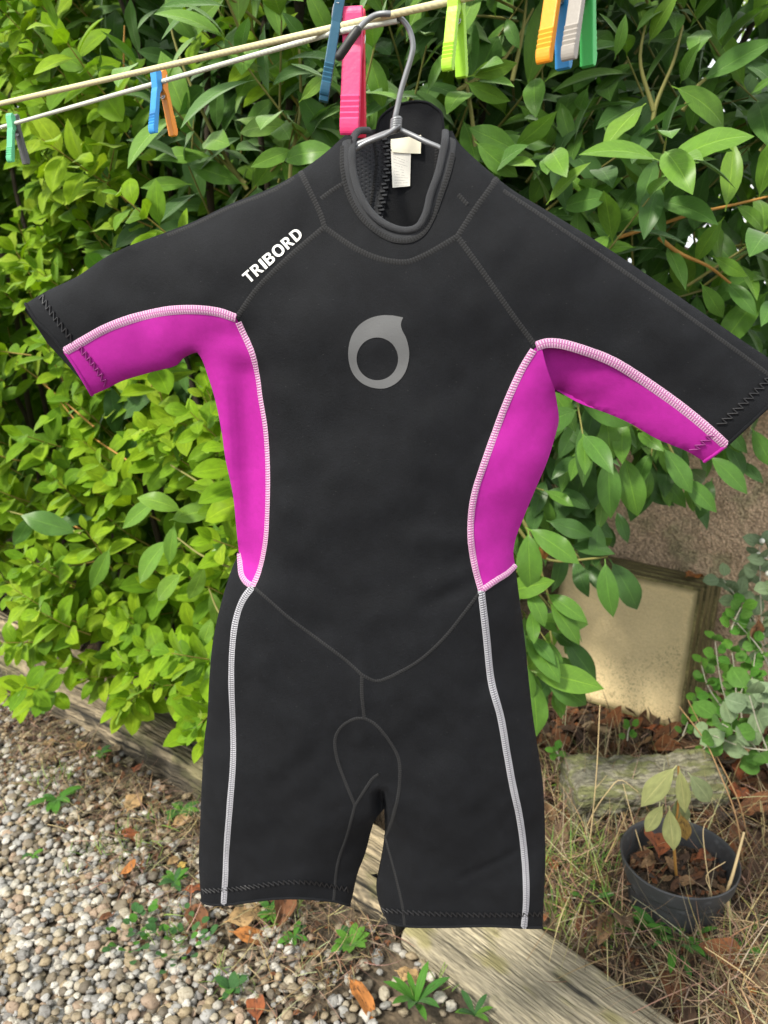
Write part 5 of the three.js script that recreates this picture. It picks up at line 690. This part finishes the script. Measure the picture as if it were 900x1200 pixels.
const merged = (list) => mergeGeometries(list);
{ // litter that no one could count: crumbled leaves on the bed and along the timber
  const r = mulberry(131), lists = [[], [], [], []], im = (geo, arr, col) => { const m = new THREE.InstancedMesh(geo, leafMat('leaf_litter', 1, 1, 1, 'd'), arr.length), c = new THREE.Color(); arr.forEach((x, i) => { m.setMatrixAt(i, x.m); m.setColorAt(i, c.setRGB(...x.c)); }); return m; };
  const pal = [[0.20, 0.085, 0.035], [0.14, 0.07, 0.035], [0.30, 0.12, 0.045], [0.11, 0.065, 0.04], [0.32, 0.20, 0.10], [0.20, 0.13, 0.075], [0.07, 0.045, 0.03]];
  for (let i = 0; i < 4600; i++) { const p = nearBed(r), near = POT_P.clone().setY(0).distanceTo(p.clone().setY(0)) < 0.122; if (near) continue; const pj = project(p), s = (pj[1] < 935 || (pj[0] > 850 && pj[1] < 990)) && r() < 0.5 || r() < (pj[0] > 660 ? 0.14 : 0.04) ? rr(r, 0.06, 0.10) : rr(r, 0.008, 0.026); p.y = bedTop(p) + 0.002 + 0.012 * r(); lists[i % 4].push({ m: basis(V(r() - 0.5, 0.3 * (r() - 0.5), r() - 0.5), V(r() - 0.5, 1.3, r() - 0.5)).scale(V(s * rr(r, 0.8, 1.4), s, s)).setPosition(p), c: pal[Math.floor(r() * pal.length)] }); }
  for (let i = 0; i < 1500; i++) { const t = r(), p = K0.clone().lerp(K1, -0.4).lerp(K2, t).addScaledVector(V(-0.64, 0, 0.76), 0.005 + 0.36 * r() * Math.sqrt(r())), s = rr(r, 0.006, 0.022); p.y = 0.006 + 0.008 * r(); lists[i % 4].push({ m: basis(V(r() - 0.5, 0.2 * (r() - 0.5), r() - 0.5), V(r() - 0.5, 1.3, r() - 0.5)).scale(V(s * rr(r, 0.8, 1.5), s, s)).setPosition(p), c: pal[Math.floor(r() * pal.length)] }); }
  for (let i = 0; i < 130; i++) { const a = r() * 6.28, q = 0.088 * Math.sqrt(r()), p = POT_P.clone().add(V(q * Math.cos(a), -0.049 + 0.008 * r(), q * Math.sin(a))), s = rr(r, 0.01, 0.045); lists[i % 4].push({ m: basis(V(r() - 0.5, 0.2 * (r() - 0.5), r() - 0.5), V(r() - 0.5, 1.3, r() - 0.5)).scale(V(s * 1.2, s, s)).setPosition(p), c: pal[(i * 3) % pal.length] }); }
  const g = new THREE.Group(); g.name = 'leaf_litter'; g.userData.kind = 'stuff'; scene.add(g); lists.forEach((l, k) => stuff(g, 'leaf_fragments', im(LG.dead[k], l)));
}
const STRAW = std({ name: 'dry_straw', color: rgb(1, 1, 1), roughness: 0.8, side: THREE.DoubleSide });
function bladeGeo(bend, n = 6, flat = 0.012) { const pos = [], idx = [], uv = []; for (let i = 0; i <= n; i++) { const t = i / n, y = t, z = -bend * t * t * 0.6, w = 0.5 * (1 - 0.75 * t * t); pos.push(-w, y, z, 0, y, z + flat * w, w, y, z); uv.push(0, t, 0.5, t, 1, t); if (i < n) { const o = i * 3; idx.push(o, o + 1, o + 4, o, o + 4, o + 3, o + 1, o + 2, o + 5, o + 1, o + 5, o + 4); } } return bg(pos, null, uv, idx); }
const BL = [bladeGeo(0.2), bladeGeo(0.9), bladeGeo(1.7), bladeGeo(-0.8)];
function blades(name, list) { const g = new THREE.Group(); g.name = name; g.userData.kind = 'stuff'; scene.add(g); BL.forEach((geo, k) => { const R = list.filter((l) => l.k === k); if (!R.length) return; const m = new THREE.InstancedMesh(geo, STRAW, R.length), c = new THREE.Color(), q = new THREE.Matrix4(); R.forEach((l, i) => { m.setMatrixAt(i, basis(l.d, l.n).scale(V(l.w, l.L, l.L)).setPosition(l.p)); m.setColorAt(i, c.setRGB(...l.c)); }); stuff(g, name.replace('tufts', 'blades'), m); }); return g; }
{
  const r = mulberry(141), S = [], G = [], sc = [[0.33, 0.235, 0.125], [0.22, 0.15, 0.08], [0.42, 0.33, 0.20], [0.14, 0.09, 0.05], [0.09, 0.06, 0.035]], gc = [[0.12, 0.19, 0.03], [0.16, 0.23, 0.045], [0.09, 0.15, 0.03], [0.26, 0.27, 0.08]];
  const away = (p) => POT_P.clone().setY(0).distanceTo(p.clone().setY(0)) > 0.122;
  for (let i = 0; i < 10500; i++) { const p = nearBed(r), [px, py] = project(p), dens = py > 1080 ? 1.1 : px < 780 ? (py > 880 ? 0.95 : 0.2) : py > 960 ? 0.9 : 0.16; if (r() > dens * (0.62 + 0.5 * gn(p.x * 7, p.z * 7)) || !away(p)) continue; p.y = bedTop(p) + 0.004 + 0.012 * r(); const flat = r() < 0.72; S.push({ p, d: V(r() - 0.5, flat ? rr(r, 0.0, 0.22) : rr(r, 0.3, 1), r() - 0.5).normalize(), n: V(r() - 0.5, 1, r() - 0.5), L: rr(r, 0.05, flat ? 0.2 : 0.15), w: rr(r, 0.0012, 0.003), c: sc[Math.floor(r() * sc.length)].map((x) => x * rr(r, 0.75, 1.1)), k: Math.floor(r() * 4) }); }
  for (let i = 0; i < 2600; i++) { const t = r(), p = K0.clone().lerp(K1, -0.4).lerp(K2, t).addScaledVector(V(-0.64, 0, 0.76), 0.01 + 0.33 * r() * Math.sqrt(r())); p.y = 0.008 + 0.012 * r(); S.push({ p, d: V(r() - 0.5, rr(r, 0, 0.15), r() - 0.5).normalize(), n: V(r() - 0.5, 1, r() - 0.5), L: rr(r, 0.03, 0.1), w: rr(r, 0.001, 0.002), c: sc[Math.floor(r() * sc.length)].map((x) => x * rr(r, 0.6, 0.95)), k: Math.floor(r() * 4) }); }
  for (const [px, py, n, rad, h] of [[676, 1030, 110, 0.10, 0.08], [700, 1000, 40, 0.07, 0.07], [690, 1060, 70, 0.08, 0.05], [720, 1085, 50, 0.05, 0.06], [650, 1075, 70, 0.06, 0.05], [660, 930, 40, 0.08, 0.08], [880, 1100, 40, 0.05, 0.07]]) { const c = groundAt(px, py); for (let i = 0; i < n; i++) { const a = r() * 6.28, q = rad * Math.sqrt(r()), p = c.clone().add(V(q * Math.cos(a), 0, q * Math.sin(a))); if (frontDist(p) < 0.23 || !away(p)) continue; p.y = bedTop(p); G.push({ p, d: V(0.9 * (r() - 0.5), 1, 0.9 * (r() - 0.5)).normalize(), n: V(r() - 0.5, 0.3, r() - 0.5), L: h * rr(r, 0.5, 1.2), w: rr(r, 0.0018, 0.0042), c: gc[Math.floor(r() * 4)].map((x) => x * rr(r, 0.8, 1.3)), k: Math.floor(r() * 4) }); } }
  for (const [px, py, n] of [[60, 915, 26], [140, 990, 30], [190, 960, 24], [330, 1070, 30], [205, 1090, 26], [165, 1000, 24], [500, 1165, 16], [96, 1010, 12], [270, 1155, 20], [245, 930, 20]]) { const c = groundAt(px, py); for (let i = 0; i < n; i++) { const a = r() * 6.28, q = 0.05 * Math.sqrt(r()), p = c.clone().add(V(q * Math.cos(a), 0.002, q * Math.sin(a))); G.push({ p, d: V(1.2 * (r() - 0.5), 0.7, 1.2 * (r() - 0.5)).normalize(), n: V(r() - 0.5, 0.3, r() - 0.5), L: rr(r, 0.02, 0.045), w: rr(r, 0.0015, 0.003), c: gc[Math.floor(r() * 3)], k: Math.floor(r() * 4) }); } }
  blades('dry_grass_tufts', S); blades('green_grass_tufts', G);
}
// single dry stalks that stand out
function stalk(label, P, r0 = 0.0016, col = 0) { const m = new THREE.Mesh(taper(P.map(([x, y, dy]) => { const p = groundAt(...P[0].slice(0, 2)); return atZ(x, y, -p.z + (dy ?? 0)); }), r0, r0 * 0.55, 5, 24), [std({ name: 'pale_stalk', color: rgb(0.56, 0.42, 0.22), roughness: 0.75 }), std({ name: 'brown_stalk', color: rgb(0.34, 0.20, 0.09), roughness: 0.8 })][col]); m.name = numbered('dry_stalk'); scene.add(m); return tag(m, label, 'dry stalk'); }
stalk('pale straight straw standing left of the flower pot and crossing the stone', [[687, 1016], [693, 970, 0.0], [699, 905, 0], [703, 826, 0.02]]);
stalk('bent straw arching from the tall straw towards the stone corner', [[682, 985], [694, 955], [712, 928], [726, 914], [748, 928]], 0.0014, 0);
stalk('straw leaning over the left rim of the flower pot', [[756, 1010, -0.06], [744, 970, -0.02], [730, 918, 0.02]], 0.0013);
stalk('crooked straw standing in front of the right side of the flower pot', [[838, 1082], [832, 1040, 0], [826, 1000, 0], [825, 968, 0.02], [838, 953, 0.02]], 0.0015);
stalk('zigzag straw in front of the flower pot wall', [[822, 1090], [834, 1050], [828, 1026], [850, 1010]], 0.0014);
stalk('long brown stem rising from behind the pot to the slab corner', [[872, 1020], [862, 955, 0.05], [845, 910, 0.1], [826, 868, 0.16], [796, 828, 0.22]], 0.0020, 1);
stalk('second brown stem right of the long one, beside the grey leaved shrub', [[878, 990], [866, 940, 0.03], [842, 890, 0.08], [806, 820, 0.16]], 0.0018, 1);
stalk('fallen straw lying across the bed in front of the flower pot', [[688, 1090], [720, 1091], [765, 1093]], 0.0015);
stalk('straw slanting down at the lower right edge of the bed', [[905, 1172], [870, 1140], [826, 1110]], 0.0016);
stalk('thin straw arching over the dark plank edge at the bottom', [[680, 1140], [688, 1122], [704, 1113], [722, 1115]], 0.0013);
stalk('curled peeling stem beside the right wall of the flower pot', [[857, 1078], [852, 1050], [860, 1020], [868, 990, 0.02], [872, 975, 0.03]], 0.0042, 0);
// ---- weeds
const WEED = [[0.13, 0.34, 0.05], [0.10, 0.27, 0.06], [0.18, 0.40, 0.06], [0.09, 0.22, 0.08]].map((c, i) => leafMat('weed_leaf_' + i, ...c, 'p'));
function rosette(label, px, py, n, size, tone, { geo = LG.strap, wide = 1.6, lift = 0.6, small = 0 } = {}) {
  const c = groundAt(px, py); c.y -= 0.002; const g = thing('weed_plant', label, 'weed', c), r = mulberry(Math.round(px * 7 + py));
  for (let i = 0; i < n; i++) { const a = i * 2.4 + r(), l = part(g, 'leaf', geo[i % geo.length], WEED[(tone + (r() < 0.3 ? 1 : 0)) % 4]), s = size * rr(r, 0.65, 1.15), d = V(Math.cos(a), lift * rr(r, 0.5, 1.6), Math.sin(a)); l.applyMatrix4(basis(d, V(-0.2 * Math.cos(a), 1, -0.2 * Math.sin(a))).scale(V(s * wide, s, s)).setPosition(V(small * Math.cos(a) * r(), 0.003 + small * 0.4 * r(), small * Math.sin(a) * r()))); }
}
rosette('broad-leaved green weed growing in the gravel near the timber at far left', 66, 938, 10, 0.065, 0);
rosette('small two leaved sprout against the timber at far left', 46, 836, 4, 0.045, 1, { wide: 2, lift: 1 });
rosette('bright green rosette weed between the wetsuit legs on the gravel', 412, 1108, 16, 0.048, 2, { wide: 1.9, lift: 1.0 });
rosette('tall strap leaved weed beside the pale timber at the bottom', 487, 1178, 9, 0.085, 0, { wide: 1.0, lift: 1.7 });
rosette('small weed at the bottom edge beside the timber', 556, 1192, 7, 0.05, 2, { wide: 1.2, lift: 1.4 });
rosette('green weed tuft close to the left edge of the left leg', 212, 952, 9, 0.05, 1, { wide: 1.8 });
rosette('low weed with toothed leaves beside the slanted tan leaf', 205, 1034, 12, 0.04, 3, { wide: 1.7, lift: 0.9 });
rosette('small pale weed on the open gravel at left', 38, 1004, 7, 0.025, 2, { wide: 2.4 });
rosette('weed sprig in the middle of the gravel below the left hem', 270, 1160, 12, 0.036, 3, { wide: 2.2, lift: 1.2 });
rosette('green weed just under the left leg hem right of the curled leaf', 318, 1070, 9, 0.04, 1, { wide: 1.8 });
rosette('dull green sprig growing between the tan and the curled leaf', 345, 1098, 8, 0.036, 3, { wide: 1.8 });
rosette('creeping small leaved weed on the gravel, left patch', 160, 1098, 30, 0.018, 3, { geo: LG.round, wide: 1, small: 0.06, lift: 0.9 });
rosette('creeping small leaved weed on the gravel, right patch by the rust leaf', 212, 1108, 34, 0.018, 3, { geo: LG.round, wide: 1, small: 0.07, lift: 0.9 });
rosette('bright young weed among litter at the foot of the timber', 118, 884, 7, 0.04, 2, { wide: 2 });
rosette('leafy green weed growing against the front of the flower pot', 790, 1104, 26, 0.062, 0, { wide: 1.1, lift: 1.1, small: 0.04 });
rosette('bushy green weed left of the leafy one, at the foot of the pot', 760, 1100, 16, 0.045, 1, { wide: 1.2, lift: 1.2, small: 0.03 });
rosette('small green weed at the right edge of the bed', 872, 1118, 10, 0.04, 0, { wide: 1.2, lift: 0.9 });
rosette('single upright green blade weed in the grass left of the pot', 690, 1062, 4, 0.07, 0, { wide: 1.2, lift: 2.6 });
// ---- wilted seedling in the pot
{
  const base = POT_P.clone().add(V(-0.006, -0.05, 0.004)), top = atZ(795, 898, -base.z), g = thing('potted_seedling', 'wilted yellow green seedling standing in the dark flower pot', 'seedling', base), W = leafMat('wilted_leaf', 0.76, 0.71, 0.36, 'p', { transmission: 0.35, clearcoat: 0 }), W2 = leafMat('wilted_grey_leaf', 0.52, 0.55, 0.34, 'p', { transmission: 0.35, clearcoat: 0 }), W3 = leafMat('browned_leaf', 0.42, 0.27, 0.06, 'd', { transmission: 0.25 });
  part(g, 'stem', taper([V(0, -0.004, 0), atZ(790, 985, -base.z).sub(base), atZ(795, 940, -base.z).sub(base), top.clone().sub(base)], 0.0032, 0.0018, 6, 16), TWIG_O);
  const L = (a, b, c, d, m, geo, wide, z = 0.02) => { const p = atZ(a, b, -base.z).sub(base), q = atZ(c, d, -base.z - z).sub(base), dd = q.clone().sub(p), n = V(-0.35, 0.7, 0.8), x = part(g, 'leaf', LG.laurel[geo], m); x.applyMatrix4(basis(dd, n).scale(V(dd.length() * wide * 1.1, dd.length() * 0.95, dd.length())).setPosition(p)); };
  L(793, 897, 751, 944, W, 3, 0.95, 0.03); L(796, 898, 804, 957, W, 2, 0.75); L(806, 905, 841, 948, W2, 0, 1.0, 0.02); L(778, 942, 755, 976, W, 1, 0.9, 0.03); L(784, 944, 790, 1000, W, 3, 0.95, 0.04); L(797, 952, 806, 988, W3, 0, 1.2, 0.03); L(795, 930, 800, 975, W2, 2, 0.9, -0.02);
}
// ---- grey leaved shrub and low green plant at the right edge
{
  const GL = [leafMat('silver_green_leaf', 0.27, 0.34, 0.24, 'p', { transmission: 0.25, roughness: 0.75, clearcoat: 0 }), leafMat('dusty_green_leaf', 0.34, 0.42, 0.28, 'p', { transmission: 0.25, roughness: 0.75, clearcoat: 0 }), leafMat('fresh_green_leaf', 0.16, 0.34, 0.07, 'p')], ST = std({ name: 'downy_stem', color: rgb(0.42, 0.40, 0.32), roughness: 0.9 });
  const sprig = (g, P, n, size, fw, mats, seed, whorl = 2) => { const r = mulberry(seed), pts = P.map(([x, y]) => atZ(x, y, fw)), c = new THREE.CatmullRomCurve3(pts); part(g, 'stem', taper(pts, 0.0022, 0.0012, 5, 14), ST); for (let i = 0; i < n; i++) { const t = 0.2 + 0.8 * i / (n - 1), p = c.getPointAt(Math.min(1, t)), T = c.getTangentAt(Math.min(1, t)); for (let k = 0; k < whorl; k++) { const a = i * 1.57 + k * 6.283 / whorl + 0.4 * r(), A = T.clone().cross(V(0, 0, 1)).normalize(), B = T.clone().cross(A), d = A.multiplyScalar(Math.cos(a)).addScaledVector(B, Math.sin(a)).addScaledVector(T, 0.35 + 0.6 * t); part(g, 'leaf', LG.round[0], mats[Math.floor(r() * mats.length)]).applyMatrix4(basis(d, V(-0.1, 0.6, 0.8).addScaledVector(V(r() - 0.5, r() - 0.5, r() - 0.5), 0.7)).scale(V(size * rr(r, 0.8, 1.1), size * rr(r, 0.8, 1.15), size)).setPosition(p)); } } };
  const g1 = thing('grey_leaved_shrub', 'downy grey green leaved shrub at the right edge, in front of the wall', 'shrub'), s2 = [GL[0], GL[1], GL[0]];
  sprig(g1, [[905, 800], [893, 730], [890, 640]], 9, 0.044, 1.78, s2, 1); sprig(g1, [[900, 770], [870, 710], [848, 680]], 7, 0.042, 1.78, s2, 2); sprig(g1, [[905, 760], [880, 720], [868, 690]], 5, 0.042, 1.8, s2, 3); sprig(g1, [[910, 700], [903, 665], [898, 645]], 4, 0.042, 1.76, s2, 4);
  sprig(g1, [[905, 905], [880, 870], [846, 848]], 6, 0.056, 1.55, [GL[1], GL[1], GL[2]], 5); sprig(g1, [[908, 900], [890, 855], [878, 815]], 6, 0.056, 1.55, [GL[1], GL[0], GL[2]], 6); sprig(g1, [[905, 880], [870, 875], [836, 862]], 4, 0.042, 1.54, [GL[1], GL[2]], 7); sprig(g1, [[905, 860], [895, 835], [893, 815]], 4, 0.042, 1.57, [GL[1], GL[0]], 8);
  const bud = std({ name: 'white_bud', color: rgb(0.75, 0.74, 0.68), roughness: 0.8 }), bgm = new THREE.SphereGeometry(0.0065, 10, 8); for (const [x, y] of [[893, 634], [897, 652], [900, 672], [889, 650]]) part(g1, 'bud', bgm, bud).position.copy(atZ(x, y, 1.77));
  const g2 = thing('low_green_plant', 'small bright green round-leaved plant right of the leaning slabs', 'plant'), s3 = [GL[2], WEED[0], WEED[2]];
  [[[860, 850], [845, 800], [838, 752]], [[858, 845], [830, 805], [822, 780]], [[862, 850], [862, 800], [858, 765]], [[860, 845], [880, 800], [885, 765]], [[850, 850], [835, 830], [818, 822]], [[870, 850], [868, 815], [876, 790]], [[856, 740], [862, 725], [868, 712]], [[905, 790], [890, 760], [862, 728]]].forEach((P, i) => sprig(g2, P, 6, 0.032, 1.72, s3, 20 + i));
  const g3 = thing('low_green_plant', 'tiny green seedlings in the leaf litter under the slab corner', 'plant'); [[[735, 868], [736, 858], [738, 852]], [[800, 862], [804, 852], [806, 846]], [[822, 884], [826, 876], [832, 870]], [[655, 890], [654, 884], [652, 880]]].forEach((P, i) => sprig(g3, P, 3, 0.022, 1.72 - 0.02 * i, s3, 40 + i));
  const dl = leafMat('hanging_dry_leaf', 0.40, 0.20, 0.09, 'd'), h = new THREE.Mesh(LG.dead[2], dl), a = atZ(890, 722, 1.74), b = atZ(878, 758, 1.74), d = b.clone().sub(a); h.name = numbered('dead_leaf'); h.applyMatrix4(basis(d, V(0.3, 0.3, 1)).scale(V(d.length() * 1.2, d.length(), d.length())).setPosition(a)); scene.add(h); tag(h, 'curled pinkish brown dead leaf hanging in the grey leaved shrub', 'dead leaf');
}
scene.traverse((o) => { if (o.isMesh) { o.castShadow = true; o.receiveShadow = true; } });
renderer.setSize(900, 1200);
renderer.render(scene, camera);
